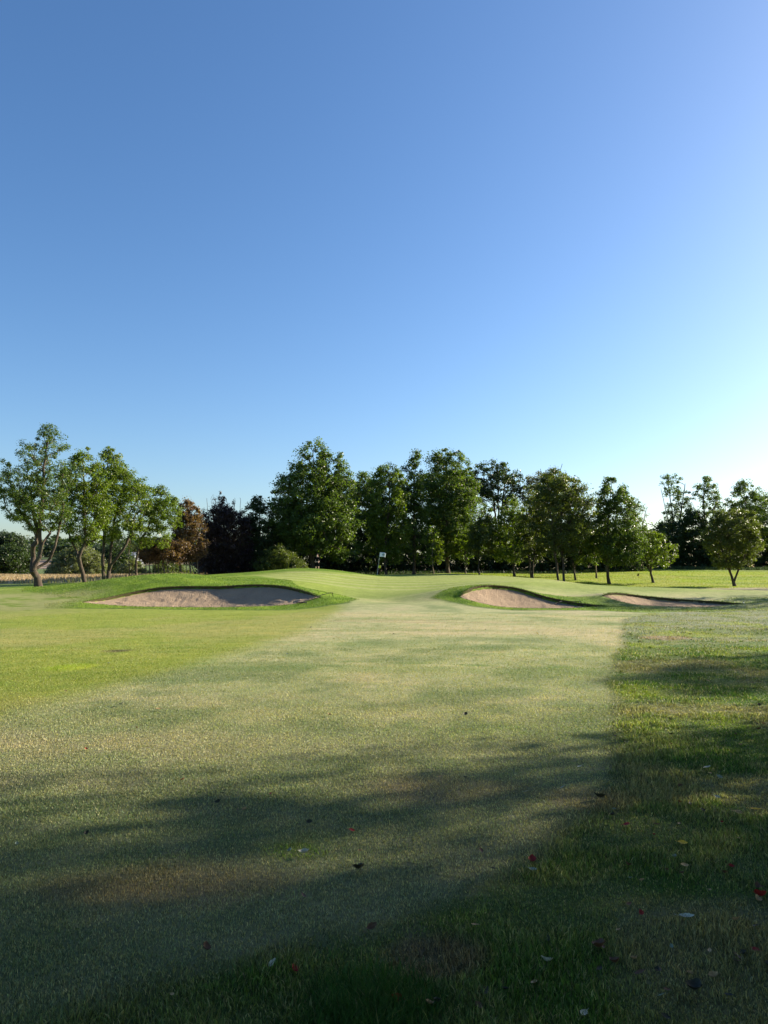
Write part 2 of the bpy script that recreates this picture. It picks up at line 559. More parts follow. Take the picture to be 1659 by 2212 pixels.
xs = sorted(set([-q for q in geomspace_out(29, 900, 0.3, 1.13)][1:] + list(np.arange(-29, 34, 0.16)) + geomspace_out(34, 900, 0.3, 1.13)))
ys = list(np.arange(-40, 0, 2.0)) + list(np.arange(0, 26, 0.3)) + list(np.arange(26, 46, 0.13)) + list(np.arange(46, 76, 0.22)) + list(np.arange(76, 118, 0.7)) + geomspace_out(118, 1500, 1.0, 1.10)
xs, ys = np.array(xs), np.array(ys)
GX, GY = np.meshgrid(xs, ys)
gx, gy = GX.ravel().copy(), GY.ravel().copy()
gz = height(gx, gy)
ins_all = np.zeros(len(gx), bool)
soil = np.zeros(len(gx), bool)
for b in B:
    L = np.array(b['loop'])
    near = (gx > L[:, 0].min() - 1) & (gx < L[:, 0].max() + 1) & (gy > L[:, 1].min() - 1) & (gy < L[:, 1].max() + 1)
    idx = np.where(near)[0]
    ins = inpoly(gx[idx], gy[idx], b['poly'])
    d2 = (gx[idx][:, None] - L[None, :, 0]) ** 2 + (gy[idx][:, None] - L[None, :, 1]) ** 2
    j = d2.argmin(1)
    dm = np.sqrt(d2.min(1))
    snap = dm < 0.085
    inn = ins & ~snap
    gx[idx[snap]] = L[j[snap], 0]
    gy[idx[snap]] = L[j[snap], 1]
    gz[idx[snap]] = height(gx[idx[snap]], gy[idx[snap]])
    gz[idx[inn]] -= 0.85 * sstep(0.0, 0.1, dm[inn])
    soil[idx[inn]] = True
nx, ny = len(xs), len(ys)
ii = np.arange(ny - 1)[:, None] * nx + np.arange(nx - 1)[None, :]
quads = np.stack([ii, ii + 1, ii + nx + 1, ii + nx], -1).reshape(-1, 4)
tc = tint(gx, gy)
tc *= (1 - 0.38 * sstep(15, 5, gy))[:, None]        # thatch darkened near the camera for dark gaps between the modelled blades
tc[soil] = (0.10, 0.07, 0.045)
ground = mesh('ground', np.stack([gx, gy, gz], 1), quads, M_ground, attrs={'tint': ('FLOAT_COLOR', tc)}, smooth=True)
tag(ground, kind='structure')


# ------------------------------------------------------------------ bunkers: sand bed, turf lip
def sand_mat():
    t = NT('sand')
    pos = t.geo()
    n1 = t.noise(1.2, 5, 0.6, pos)
    n2 = t.noise(14, 5, 0.7, pos, 0.6)
    n3 = t.noise(90, 3, 0.7, pos)
    c = t.mix(t.rng(n1, 0.35, 0.65, 0, 1), (0.385, 0.285, 0.190), (0.295, 0.215, 0.145))
    c = t.mix(t.rng(n3, 0.3, 0.7, 0.0, 0.45), c, (0.47, 0.36, 0.255))
    c = t.mix(t.rng(n2, 0.50, 0.72, 0.0, 0.45), c, (0.23, 0.15, 0.10))
    wv = t.n('ShaderNodeTexWave')
    wv.inputs['Scale'].default_value = 2.6
    wv.inputs['Distortion'].default_value = 22.0
    wv.inputs['Detail'].default_value = 3.0
    wv.inputs['Detail Scale'].default_value = 0.7
    t.l(pos, wv.inputs['Vector'])
    c = t.mix(t.rng(wv.outputs['Fac'], 0.0, 0.35, 0.07, 0.0), c, (0.21, 0.14, 0.095))
    h = t.math('ADD', t.math('ADD', t.math('MULTIPLY', n2, 1.0), t.math('MULTIPLY', n3, 0.25)), t.math('MULTIPLY', wv.outputs['Fac'], 0.16))
    return t.done(t.bsdf(c, 0.95, 0.1, t.bump(h, 1.0, 0.10)).outputs[0])


M_sand = sand_mat()


def lip_mat():
    t = NT('turf_lip')
    n = t.noise(9, 5, 0.7, t.geo())
    c = t.mix(t.rng(n, 0.35, 0.65, 0, 1), (0.050, 0.065, 0.016), (0.085, 0.06, 0.038))
    return t.done(t.bsdf(c, 0.95, 0.1, t.bump(n, 1.0, 0.06)).outputs[0])


M_lip = lip_mat()
LIPS = []


def gtop(x, y):
    return height(x, y)


for bi, b in enumerate(B):
    L = np.array(b['loop'])
    bw, fw = np.array(b['bw']), np.array(b['fw'])
    x0, x1 = L[:, 0].min() - 0.1, L[:, 0].max() + 0.1
    y0, y1 = L[:, 1].min() - 0.1, L[:, 1].max() + 0.1
    # for every x the near and far y of the outline
    step = 0.07
    sx = np.arange(x0, x1, step)
    yb = np.interp(sx, bw[:, 0], bw[:, 1]) + 0.16
    yf = np.interp(sx, fw[:, 0], fw[:, 1])
    # use true outline
    for k, xx in enumerate(sx):
        hits = []
        for i in range(len(L)):
            p, q = L[i], L[(i + 1) % len(L)]
            if (p[0] - xx) * (q[0] - xx) <= 0 and p[0] != q[0]:
                hits.append(p[1] + (q[1] - p[1]) * (xx - p[0]) / (q[0] - p[0]))
        if len(hits) >= 2:
            yf[k], yb[k] = min(hits), max(hits) + 0.06
        else:
            yf[k] = yb[k] - 0.05
    nr = 70
    T = np.linspace(0, 1, nr)
    SX = np.repeat(sx[None, :], nr, 0)
    SY = yf[None, :] + (yb - yf)[None, :] * T[:, None]
    g = height(SX.ravel(), SY.ravel()).reshape(SX.shape)
    wid = np.clip((yb - yf) / 3.5, 0.0, 1)[None, :]
    TT = T[:, None]
    lip = (0.11, 0.14, 0.10)[bi]
    fwz = np.interp(SX, fw[:, 0], fw[:, 2])
    d2b = np.full(SX.shape, 1e9)
    rz_ = np.zeros(SX.shape)
    bl = np.array([p for p in L if p[1] > np.interp(p[0], fw[:, 0], fw[:, 1]) + 0.05])
    for p in bl:
        dd_ = (SX - p[0]) ** 2 + (SY - p[1]) ** 2
        mk = dd_ < d2b
        d2b = np.where(mk, dd_, d2b)
        rz_ = np.where(mk, p[2], rz_)
    db = np.sqrt(d2b)
    rz_ = height(SX.ravel(), SY.ravel()).reshape(SX.shape) * 0.35 + rz_ * 0.65
    Wd = (2.35, 1.6, 1.0)[bi]
    sf = np.clip(1 - db / Wd, 0, 1) ** 1.35
    floor = np.minimum(g, fwz) - 0.16 * np.clip(wid * 1.5, 0, 1) * sstep(0.0, 0.22, TT)
    z = floor + (rz_ - lip * np.clip(wid * 1.8, 0.12, 1) - floor) * sf * sstep(0.0, 0.25, TT)
    z = np.minimum(z, g - 0.01)
    z += (0.12 * (fbm(SX * 1.7, SY * 2.4, 5 + bi) - 0.5) + 0.06 * (fbm(SX * 6, SY * 3, 8 + bi, 3) - 0.5) + 0.05 * (fbm(SX * 1.5 + SY * 6, SY * 2.0 - SX * 1.0, 28 + bi, 2) - 0.5) + 0.03 * (fbm(SX * 3 + SY * 7, SY * 3 - SX * 2, 15, 2) - .5)) * np.sin(np.pi * TT) ** 0.4
    z -= 0.008
    nC = len(sx)
    jj = np.arange(nr - 1)[:, None] * nC + np.arange(nC - 1)[None, :]
    qd = np.stack([jj, jj + 1, jj + nC + 1, jj + nC], -1).reshape(-1, 4)
    nm = 'sand_bunker'
    e = empty(nm, (float(L[:, 0].mean()), float(L[:, 1].min()), 0.0),
              ['wide pale sand bunker cut into the grassy mound on the left', 'steep faced sand bunker right of the green approach with a black rake in it', 'long low sand bunker furthest to the right with a thin strip of sand'][bi], 'bunker', 'sand bunkers in front of the green')
    off = np.array(e.location)
    s = mesh('sand', np.stack([SX.ravel(), SY.ravel(), z.ravel()], 1) - off, qd, M_sand, e, smooth=True)
    # turf lip: a vertical rim of soil and roots under the overhanging grass
    n = len(L)
    cen = L.mean(0)
    W = []
    tng = np.roll(L, -1, 0) - np.roll(L, 1, 0)
    nrm = np.stack([-tng[:, 1], tng[:, 0]], 1)
    nrm /= np.linalg.norm(nrm, axis=1)[:, None] + 1e-9
    ctr = inpoly(L[:, 0] + nrm[:, 0] * 0.05, L[:, 1] + nrm[:, 1] * 0.05, b['poly'])
    nrm[~ctr] *= -1                                     # pointing into the bunker
    back = sstep(0.15, -0.45, nrm[:, 1])                # rim parts that face the camera
    gz_ = height(L[:, 0], L[:, 1])
    rings = []
    for (inw, dz) in ((-0.06, 0.012), (0.02, 0.02), (0.045, -0.01), (0.02, -0.07), (-0.02, -0.40)):
        k = (0.15 + 0.85 * back)
        wob = 0.025 * (vnoise(L[:, 0] * 5, L[:, 1] * 5, 31) - 0.5)
        rings.append(np.stack([L[:, 0] + nrm[:, 0] * (inw * k + wob), L[:, 1] + nrm[:, 1] * (inw * k + wob), gz_ + (dz if dz < 0 else dz * k) - (0.0 if dz > -0.05 else 0.05 * (1 - k))], 1))
    V = np.concatenate(rings)
    fc = []
    for r_ in range(len(rings) - 1):
        for i in range(n):
            j = (i + 1) % n
            fc.append((r_ * n + i, r_ * n + j, (r_ + 1) * n + j, (r_ + 1) * n + i))
    tl = tint(V[:, 0], V[:, 1]) * 0 + np.array([0.1, 0.15, 0.02])
    mesh('turf_lip', V - off, fc, M_lip, e, smooth=True)
    LIPS.append((L, nrm, back, gz_))


# ------------------------------------------------------------------ grass blades
def blade_mat(name, trans=0.35):
    t = NT(name)
    a = t.attr('tint').outputs['Color']
    p = t.bsdf(a, 0.6, 0.35)
    tr = t.n('ShaderNodeBsdfTranslucent')
    t.l(t.mix(1.0, a, (1.2, 1.25, 0.7), 'MULTIPLY'), tr.inputs[0])
    mx = t.n('ShaderNodeMixShader')
    mx.inputs[0].default_value = trans
    t.l(p.outputs[0], mx.inputs[1])
    t.l(tr.outputs[0], mx.inputs[2])
    return t.done(mx.outputs[0])


M_blade = blade_mat('grass_blade')


def blades(name, x, y, z, h, w, lean, label, col=None, straw=0.18, bright=1.0, vs=0.22):
    n = len(x)
    a = RNG.uniform(0, 2 * np.pi, n)
    la = RNG.uniform(0, 2 * np.pi, n)
    ln = lean * RNG.uniform(0.2, 1.0, n) * h
    dx, dy = np.cos(a) * w * 0.5, np.sin(a) * w * 0.5
    lx, ly = np.cos(la) * ln, np.sin(la) * ln
    hh = h * np.sqrt(np.clip(1 - (ln / np.maximum(h, 1e-6)) ** 2 * 0.6, 0.15, 1))
    V = np.empty((n, 5, 3), np.float32)
    V[:, 0] = np.stack([x - dx, y - dy, z - 0.003], 1)
    V[:, 1] = np.stack([x + dx, y + dy, z - 0.003], 1)
    V[:, 2] = np.stack([x + dx * .8 + lx * .4, y + dy * .8 + ly * .4, z + hh * .62], 1)
    V[:, 3] = np.stack([x - dx * .8 + lx * .4, y - dy * .8 + ly * .4, z + hh * .62], 1)
    V[:, 4] = np.stack([x + lx, y + ly, z + hh], 1)
    i = np.arange(n, dtype=np.int32)[:, None] * 5
    Fc = np.concatenate([i + np.array([[0, 1, 2]]), i + np.array([[0, 2, 3]]), i + np.array([[3, 2, 4]])])
    c = tint(x, y) if col is None else col
    var = (1.0 + vs * RNG.normal(0.0, 1.0, n)).clip(0.25, 2.2)[:, None]
    hue = RNG.uniform(-1, 1, n)[:, None]
    c = c * var * np.hstack([1 + 0.15 * hue, 1 + 0.0 * hue, 1 - 0.2 * hue]) * bright
    st = RNG.random(n) < straw
    c[st] = c[st] * 0.45 + np.array([0.30, 0.26, 0.14]) * 0.7 * var[st]
    cc = np.repeat(c[:, None, :], 5, 1)
    cc[:, 2:4] *= 1.0
    o = mesh(name, V.reshape(-1, 3), Fc, M_blade, attrs={'tint': ('FLOAT_COLOR', cc.reshape(-1, 3))})
    return tag(o, label, 'grass', None, 'stuff')


def scatter(y0, y1, n, power=0.0, wide=0.58):
    """points inside a wedge a little wider than the picture"""
    yy = np.exp(RNG.uniform(np.log(y0), np.log(y1), n))
    xx = RNG.uniform(-1, 1, n) * (wide * yy + 0.6)
    return xx, yy


allx, ally = [], []
for (y0, y1, n) in ((2.2, 5.0, 210000), (5.0, 9.0, 170000), (9.0, 16.0, 130000), (16.0, 31.0, 90000)):
    a_, b_ = scatter(y0, y1, n)
    allx.append(a_)
    ally.append(b_)
bx, by = np.concatenate(allx), np.concatenate(ally)
isr = softin(bx + 0.3 * (fbm(bx * 0.8, by * 0.8, 21) - .5), by + 0.3 * (fbm(bx * 0.8, by * 0.8, 22) - .5), ROUGH, 0.1) > RNG.random(len(bx))
bz = height(bx, by)
szf = np.clip(by / 4.0, 0.9, 4.0)
cl = fbm(bx * 2.4, by * 2.4, 91)
f = ~isr
hF = RNG.uniform(0.007, 0.017, f.sum()) * (0.8 + 0.5 * cl[f])
blades('fairway_grass', bx[f], by[f], bz[f], hF, 0.0034 * szf[f] * RNG.uniform(.7, 1.4, f.sum()), 0.95, 'short mown grass blades of the fairway', bright=1.12, vs=(0.40 - 0.28 * sstep(4, 12, by[f])))
r_ = isr
hR = RNG.uniform(0.012, 0.034, r_.sum()) * (0.5 + 1.1 * sstep(0.35, 0.65, cl[r_]))
blades('rough_grass', bx[r_], by[r_], bz[r_], hR, 0.0040 * szf[r_] * RNG.uniform(.7, 1.4, r_.sum()), 0.9, 'longer tufty grass of the rough on the right and in the foreground', bright=1.12, vs=(0.42 - 0.2 * sstep(4, 14, by[r_])))

# clumps of longer blades in the rough
nt = 900
qx, qy = scatter(2.3, 22, nt)
k_ = inpoly(qx, qy, ROUGH)
qx, qy = qx[k_], qy[k_]
per_ = 26
cx = np.repeat(qx, per_) + RNG.normal(0, 0.028, len(qx) * per_)
cy = np.repeat(qy, per_) + RNG.normal(0, 0.028, len(qx) * per_)
hh_ = np.repeat(RNG.uniform(0.02, 0.055, len(qx)), per_) * RNG.uniform(.5, 1.1, len(cx))
tc_ = tint(cx, cy) * np.repeat(RNG.uniform(0.6, 1.6, len(qx)), per_)[:, None]
blades('grass_tufts', cx, cy, height(cx, cy), hh_, 0.0036 * np.clip(cy / 4, .9, 4) * RNG.uniform(.7, 1.3, len(cx)), 0.9, 'scattered clumps of longer grass in the rough', tc_, 0.15, vs=0.3)

# thick tuft at the bottom edge
tx, ty = G(800, 2170)
n = 7000
q = RNG.normal(0, 1, (n, 2)) * np.array([0.17, 0.10])
cx, cy = tx + q[:, 0], ty + q[:, 1]
blades('grass_tuft', cx, cy, height(cx, cy), RNG.uniform(0.03, 0.085, n) * np.exp(-(q[:, 0] / .3) ** 2), 0.0032 * RNG.uniform(.7, 1.3, n), 0.8, 'thick dark green grass tuft at the near edge of the fairway',
       np.tile(C3(0.045, 0.11, 0.02), (n, 1)), 0.03)

# fringe and mound grass, overhanging lips
fx, fy, fz, fh = [], [], [], []
n = 150000
ax = RNG.uniform(-26, 32, n)
ay = RNG.uniform(32, 48, n)
lushm = (softin(ax, ay, MOUND1, .2) > .5) | (softin(ax, ay, FR2, .2) > .5) | ((ax > 10) & (ay < 36))
okm = lushm.copy()
for b in B:
    okm &= ~inpoly(ax, ay, b['poly'])
ax, ay = ax[okm], ay[okm]
az = height(ax, ay)
blades('fringe_grass', ax, ay, az, RNG.uniform(0.02, 0.05, len(ax)), RNG.uniform(0.012, 0.03, len(ax)), 0.9, 'longer grass on the mounds round the bunkers', straw=0.08)
lx, ly, lz, lh = [], [], [], []
for (L, nrm, back, gz_) in LIPS:
    for rep in range(14):
        o_ = RNG.uniform(-0.10, 0.09, len(L))
        k = (RNG.random(len(L)) < (0.35 + 0.65 * back))
        lx.append((L[:, 0] + nrm[:, 0] * o_ * (0.3 + .7 * back) + RNG.uniform(-.06, .06, len(L)))[k])
        ly.append((L[:, 1] + nrm[:, 1] * o_ * (0.3 + .7 * back))[k])
        lz.append(gz_[k] + 0.01)
        lh.append((RNG.uniform(0.02, 0.075, len(L)) * (0.4 + .6 * back))[k])
lx, ly, lz, lh = map(np.concatenate, (lx, ly, lz, lh))
blades('lip_grass', lx, ly, lz, lh, RNG.uniform(0.012, 0.03, len(lx)), 1.0, 'ragged grass hanging over the bunker lips', np.tile(C3(0.085, 0.14, 0.015), (len(lx), 1)), 0.1)

# meadow, wood edge and stubble
n = 60000
ax = RNG.uniform(8, 75, n)
ay = RNG.uniform(74, 114, n)
blades('meadow_grass', ax, ay, height(ax, ay), RNG.uniform(0.03, 0.08, n) * (0.5 + fbm(ax * .4, ay * .4, 12)), RNG.uniform(0.03, 0.07, n), 0.9, 'bright sunlit meadow grass beyond the trees on the right', straw=0.0, vs=0.10, bright=1.1)
n = 26000
ax = RNG.uniform(-22, 64, n)
ay = np.where(ax > 26, RNG.uniform(108, 113, n), RNG.uniform(88, 96, n) + 0.35 * np.maximum(ax, 0))
blades('tall_grass', ax, ay, height(ax, ay), RNG.uniform(0.15, 0.5, n) * (0.3 + fbm(ax * .5, ay * .5, 14)), RNG.uniform(0.04, 0.09, n), 0.6, 'tall grass and nettles along the edge of the wood',
       np.tile(C3(0.035, 0.06, 0.018), (n, 1)), 0.0)
n = 60000
ax = RNG.uniform(-70, -18, n)
ay = RNG.uniform(65, 118, n)
kp = ax < -0.22 * ay - 1.0
ax, ay = ax[kp], ay[kp]
n = len(ax)
blades('stubble_field_stalks', ax, ay, height(ax, ay), RNG.uniform(0.10, 0.42, n) * (0.4 + fbm(ax * .3, ay * .5, 16)), RNG.uniform(0.03, 0.06, n), 0.5, 'dry straw coloured stalks of the field on the left', straw=0.0)


# ------------------------------------------------------------------ trees
def bark_mat(name, c1, c2):
    t = NT(name)
    pos = t.geo()
    mp = t.n('ShaderNodeMapping')
    mp.inputs['Scale'].default_value = (1, 1, 0.35)
    t.l(pos, mp.inputs[0])
    n = t.noise(14, 6, 0.7, mp.outputs[0])
    n2 = t.noise(2.2, 4, 0.6, pos)
    c = t.mix(t.rng(n, 0.35, 0.65, 0, 1), c1, c2)
    c = t.mix(t.rng(n2, 0.5, 0.7, 0, 0.5), c, (0.15, 0.15, 0.09))
    return t.done(t.bsdf(c, 0.9, 0.15, t.bump(n, 0.8, 0.05)).outputs[0])


M_bark = bark_mat('bark', (0.10, 0.075, 0.056), (0.045, 0.034, 0.026))
M_bark_pale = bark_mat('pale_bark', (0.25, 0.20, 0.14), (0.10, 0.08, 0.06))


def leaf_mat(name, trans=0.42):
    t = NT(name)
    a = t.attr('tint').outputs['Color']
    p = t.bsdf(a, 0.45, 0.4)
    tr = t.n('ShaderNodeBsdfTranslucent')
    t.l(t.mix(1.0, a, (1.6, 1.7, 0.5), 'MULTIPLY'), tr.inputs[0])
    mx = t.n('ShaderNodeMixShader')
    mx.inputs[0].default_value = trans
    t.l(p.outputs[0], mx.inputs[1])
    t.l(tr.outputs[0], mx.inputs[2])
    return t.done(mx.outputs[0])


M_leaf = leaf_mat('leaf')
PAL = {
    'green': ((0.054, 0.094, 0.020), (0.096, 0.138, 0.025)),
    'fresh': ((0.070, 0.120, 0.016), (0.135, 0.175, 0.020)),
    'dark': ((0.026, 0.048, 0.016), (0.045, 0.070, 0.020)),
    'olive': ((0.062, 0.084, 0.020), (0.095, 0.118, 0.026)),
    'copper': ((0.115, 0.070, 0.046), (0.170, 0.108, 0.068)),
    'purple': ((0.030, 0.018, 0.022), (0.050, 0.030, 0.032)),
    'willow': ((0.105, 0.125, 0.060), (0.150, 0.165, 0.080)),
    'grey': ((0.080, 0.090, 0.055), (0.115, 0.120, 0.075)),
    'far': ((0.030, 0.050, 0.030), (0.050, 0.072, 0.038)),  # greens shifted bluer to stand in for distance haze
}


def leaves_mesh(name, C, rc, per, size, pal, parent, off, flat=0.75, updown=0.0, mat=None, rng=RNG, stretch=1.0):
    nC = len(C)
    n = nC * per
    cc = np.repeat(C, per, 0)
    d = rng.normal(0, 1, (n, 3))
    d /= np.linalg.norm(d, axis=1)[:, None]
    rad = rng.random(n) ** 0.55
    rcl = np.repeat(rng.choice([0.5, 0.8, 1.0, 1.25, 1.6], nC, p=[.2, .25, .25, .2, .1]) * rc, per)
    P = cc + d * (rad * rcl)[:, None] * np.array([1, 1, flat * stretch])
    nor = d * 0.5 + rng.normal(0, 0.6, (n, 3)) + np.array([0, 0, 0.45])
    nor /= np.linalg.norm(nor, axis=1)[:, None]
    t1 = np.cross(nor, rng.normal(0, 1, (n, 3)))
    t1 /= np.linalg.norm(t1, axis=1)[:, None] + 1e-9
    t2 = np.cross(nor, t1)
    s = (size * rng.uniform(0.6, 1.35, n))[:, None]
    V = np.empty((n, 4, 3), np.float32)
    V[:, 0] = P - t1 * s * 0.55
    V[:, 1] = P + t2 * s * 0.34 + nor * s * 0.10
    V[:, 2] = P + t1 * s * 0.60 - nor * s * 0.05
    V[:, 3] = P - t2 * s * 0.34 + nor * s * 0.10
    V -= off
    lo, hi = np.array(pal[0]), np.array(pal[1])
    k = np.repeat(rng.random(nC), per) * 0.6 + rng.random(n) * 0.4
    c = (lo + (hi - lo) * k[:, None]) * rng.normal(1, 0.15, n).clip(.6, 1.5)[:, None]
    c = np.repeat(c[:, None], 4, 1)
    i = np.arange(n, dtype=np.int32)[:, None] * 4
    return mesh(name, V.reshape(-1, 3), i + np.array([[0, 1, 2, 3]]), mat or M_leaf, parent, attrs={'tint': ('FLOAT_COLOR', c.reshape(-1, 3))})


def crown_points(lobes, Y, dens, rng, hollow=0.55, depthk=0.9, rc=0.5):
    """centres of leaf clusters inside crowns whose half widths follow the given heights"""
    out = []
    for prof in lobes:
        prof = sorted(prof)
        z = np.array([at(829.5, p[0], Y)[2] for p in prof])[::-1]
        xl = np.array([at(p[1], p[0], Y)[0] for p in prof])[::-1]
        xr = np.array([at(p[2], p[0], Y)[0] for p in prof])[::-1]
        zz = np.linspace(z[0], z[-1], 60)
        hw = 0.5 * (np.interp(zz, z, xr) - np.interp(zz, z, xl))
        vol = np.trapezoid(np.pi * hw ** 2 * depthk, zz) if hasattr(np, 'trapezoid') else np.trapz(np.pi * hw ** 2 * depthk, zz)
        n = int(max(8, vol * dens))
        pr = hw ** 1.35 + 0.02
        zs = rng.choice(zz, int(n * 1.45), p=pr / pr.sum()) + rng.uniform(-.1, .1, int(n * 1.45))
        hw_ = np.maximum(0.5 * (np.interp(zs, z, xr) - np.interp(zs, z, xl)) - rc * 0.15, 0.05)
        cx = 0.5 * (np.interp(zs, z, xr) + np.interp(zs, z, xl))
        a = rng.uniform(0, 2 * np.pi, int(n * 1.45))
        r = rng.random(int(n * 1.45)) ** (hollow * 0.72)
        lob = 0.80 + 0.46 * vnoise(a * 1.6 + 7 * rng.random(), zs * 0.9, int(rng.integers(1, 999)))
        P = np.stack([cx + np.cos(a) * r * hw_ * lob, Y + np.sin(a) * r * hw_ * depthk * lob, zs], 1)
        # thin out in clumps so that the sky shows through
        g = fbm(P[:, 0] * 0.8 + P[:, 1] * 0.5, P[:, 2] * 0.9 - P[:, 1] * 0.4, int(rng.integers(1, 999)), 2)
        order = np.argsort(-g + rng.normal(0, 0.16, len(g)))
        out.append(P[order[:n]])
    return np.concatenate(out)


def build_wood(name, trunks, C, r0, mat, parent, off, rng, rt=0.012):
    """skeleton: given trunk polylines, then every leaf cluster joined to the nearest lower wood"""
    pos, par, main = [], [], []
    for k, tr in enumerate(trunks):
        last = -1
        if k and pos:
            d = np.linalg.norm(np.array(pos) - tr[0], axis=1)
            last = int(d.argmin()) if d.min() < 0.6 else -1
        P = [np.array(p, float) for p in tr]
        for i in range(len(P) - 1):
            nseg = max(2, int(np.linalg.norm(P[i + 1] - P[i]) / 0.5))
            for j in range(nseg + (1 if i == len(P) - 2 else 0)):
                if j == 0 and i == 0 and last >= 0:
                    continue
                t = j / nseg
                p0, p1, p2, p3 = P[max(i - 1, 0)], P[i], P[i + 1], P[min(i + 2, len(P) - 1)]
                q = 0.5 * ((2 * p1) + (-p0 + p2) * t + (2 * p0 - 5 * p1 + 4 * p2 - p3) * t * t + (-p0 + 3 * p1 - 3 * p2 + p3) * t ** 3)
                q = q + rng.normal(0, 0.03, 3) * (0 if not pos else 1)
                pos.append(q)
                par.append(last)
                last = len(pos) - 1
    ntr = len(pos)
    tr = np.array(pos)
    dist = np.array([np.linalg.norm(tr - c, axis=1).min() for c in C])
    order = np.argsort(dist)
    cap = np.zeros((ntr + len(C) * 3 + 5, 3))
    cap[:ntr] = tr
    m = ntr
    zmin = tr[:, 2].min()
    ok_from = zmin + 0.18 * (C[:, 2].max() - zmin)
    for ci in order:
        c = C[ci]
        D = c - cap[:m]
        hor = np.hypot(D[:, 0], D[:, 1])
        dd = np.linalg.norm(D, axis=1)
        cost = dd + 1.6 * np.maximum(0, 0.35 * hor - D[:, 2]) + np.where(cap[:m, 2] < ok_from, 3.0, 0) * (hor > 0.6)
        k = int(cost.argmin())
        p = cap[k].copy()
        L = dd[k]
        ns = 1 if L < 0.6 else (2 if L < 1.4 else 3)
        ns = min(ns, 3)
        last = k
        for j in range(1, ns + 1):
            t = j / ns
            q = p + (c - p) * t
            q[2] += 0.10 * L * math.sin(math.pi * t) * (1 if c[2] > p[2] else 0.3)
            if j < ns: q += rng.normal(0, 0.05 * L, 3)
            cap[m] = q
            par.append(last)
            last = m
            m += 1
    pos = cap[:m]
    par = np.array(par)
    cnt = np.ones(m)
    for i in range(m - 1, -1, -1):
        if par[i] >= 0:
            cnt[par[i]] += cnt[i]
    root = cnt[par < 0].max()
    p_ = math.log(r0 / rt) / math.log(root)
    rad = rt * cnt ** p_
    # main child shares its parent's ring
    best = {}
    for i in range(m):
        if par[i] >= 0 and (par[i] not in best or cnt[i] > cnt[best[par[i]]]):
            best[par[i]] = i
    tang = np.zeros((m, 3))
    for i in range(m):
        if par[i] >= 0:
            tang[i] = pos[i] - pos[par[i]]
        else:
            tang[i] = (0, 0, 1)
    tang /= np.linalg.norm(tang, axis=1)[:, None] + 1e-9
    V, Fc = [], []
    zb = zmin
    for i in range(m):
        p = par[i]
        if p < 0: continue
        if rad[i] < 0.006: continue
        ns = 9 if rad[i] > 0.07 else (5 if rad[i] > 0.025 else 3)
        t1 = tang[i]
        mn = best.get(p) == i
        t0 = tang[p] if mn and par[p] >= 0 else t1
        r1 = rad[i]
        r0_ = rad[p] if mn else min(rad[p], rad[i] * 1.15)
        base = len(V)
        for (c_, t_, r__) in ((pos[p], t0, r0_), (pos[i], t1, r1)):
            a = np.cross(t_, (0.13, 0.99, 0.05))
            a /= np.linalg.norm(a) + 1e-9
            b_ = np.cross(t_, a)
            fl = 1.0 + 0.55 * math.exp(-max(0, c_[2] - zb - 0.25) / 0.22) if r__ > 0.06 else 1.0
            for s in range(ns):
                w = 2 * math.pi * s / ns
                rr = r__ * fl * (1 + (0.10 * math.sin(3 * w + c_[2] * 2.1) if r__ > 0.06 else 0))
                V.append(c_ + (a * math.cos(w) + b_ * math.sin(w)) * rr)
        for s in range(ns):
            s2 = (s + 1) % ns
            Fc.append((base + s, base + s2, base + ns + s2, base + ns + s))
    return mesh(name, np.array(V) - off, Fc, mat, parent, smooth=True)


def tree(name, label, Y, base, trunks, lobes, pal='green', dens=0.9, per=34, size=0.19, rc=0.55, r0=0.16, bark=None, group=None, seed=1, cat='tree', flat=0.75, hollow=0.6, stretch=1.0, gapdens=None, depthk=0.9, rt=0.012):
    rng = np.random.default_rng(seed * 101 + 7)
    bp = at(base[0], base[1], Y)
    gzv = hz(bp[0], Y)
    off = np.array([bp[0], Y, gzv])
    e = empty(name, tuple(off), label, cat, group)
    per = int(per * 1.9)
    size *= 0.87
    C = crown_points(lobes, Y, dens * 2.9, rng, hollow, depthk, rc)
    TR = []
    for k, t in enumerate(trunks):
        pts = []
        dy = 0.0
        for j, (u, v) in enumerate(t):
            p = at(u, v, Y)
            if k == 0 and j == 0 or (abs(v - base[1]) < 4):
                p[2] = gzv - 0.25
            dy += rng.uniform(-0.35, 0.35) if j else 0
            p[1] += dy
            pts.append(p)
        if k > 0:
            ref = TR[0][0]
        TR.append(pts)
    for k in range(1, len(TR)):
        if abs(trunks[k][0][1] - base[1]) < 4:
            TR[k].insert(0, TR[0][0] * 0.5 + TR[k][0] * 0.5 + np.array([0, 0, -0.15]))
            TR[k].insert(0, TR[0][0].copy())
    for k in range(1, len(TR)):        # secondary trunks that start on the first keep its depth
        u0 = TR[k][0]
        allp = np.array([q for t in TR[:k] for q in t])
        d = np.abs(allp[:, 0] - u0[0]) + np.abs(allp[:, 2] - u0[2])
        if d.min() < 0.5:
            shift = allp[d.argmin()] - u0
            TR[k][0] = allp[d.argmin()].copy()
    build_wood('trunk', TR, C, r0, bark or M_bark, e, off, rng, rt)
    leaves_mesh('crown', C, rc, per, size, PAL[pal] if isinstance(pal, str) else pal, e, off, flat, rng=rng, stretch=stretch)
    return e


def stems(us, v0, v1, spread=6, rs=None):
    rr = random.Random(int(sum(us)))
    return [[(u, v0), (u + rr.uniform(-4, 4), 0.5 * (v0 + v1)), (u + rr.uniform(-spread, spread), v1)] for u in us]


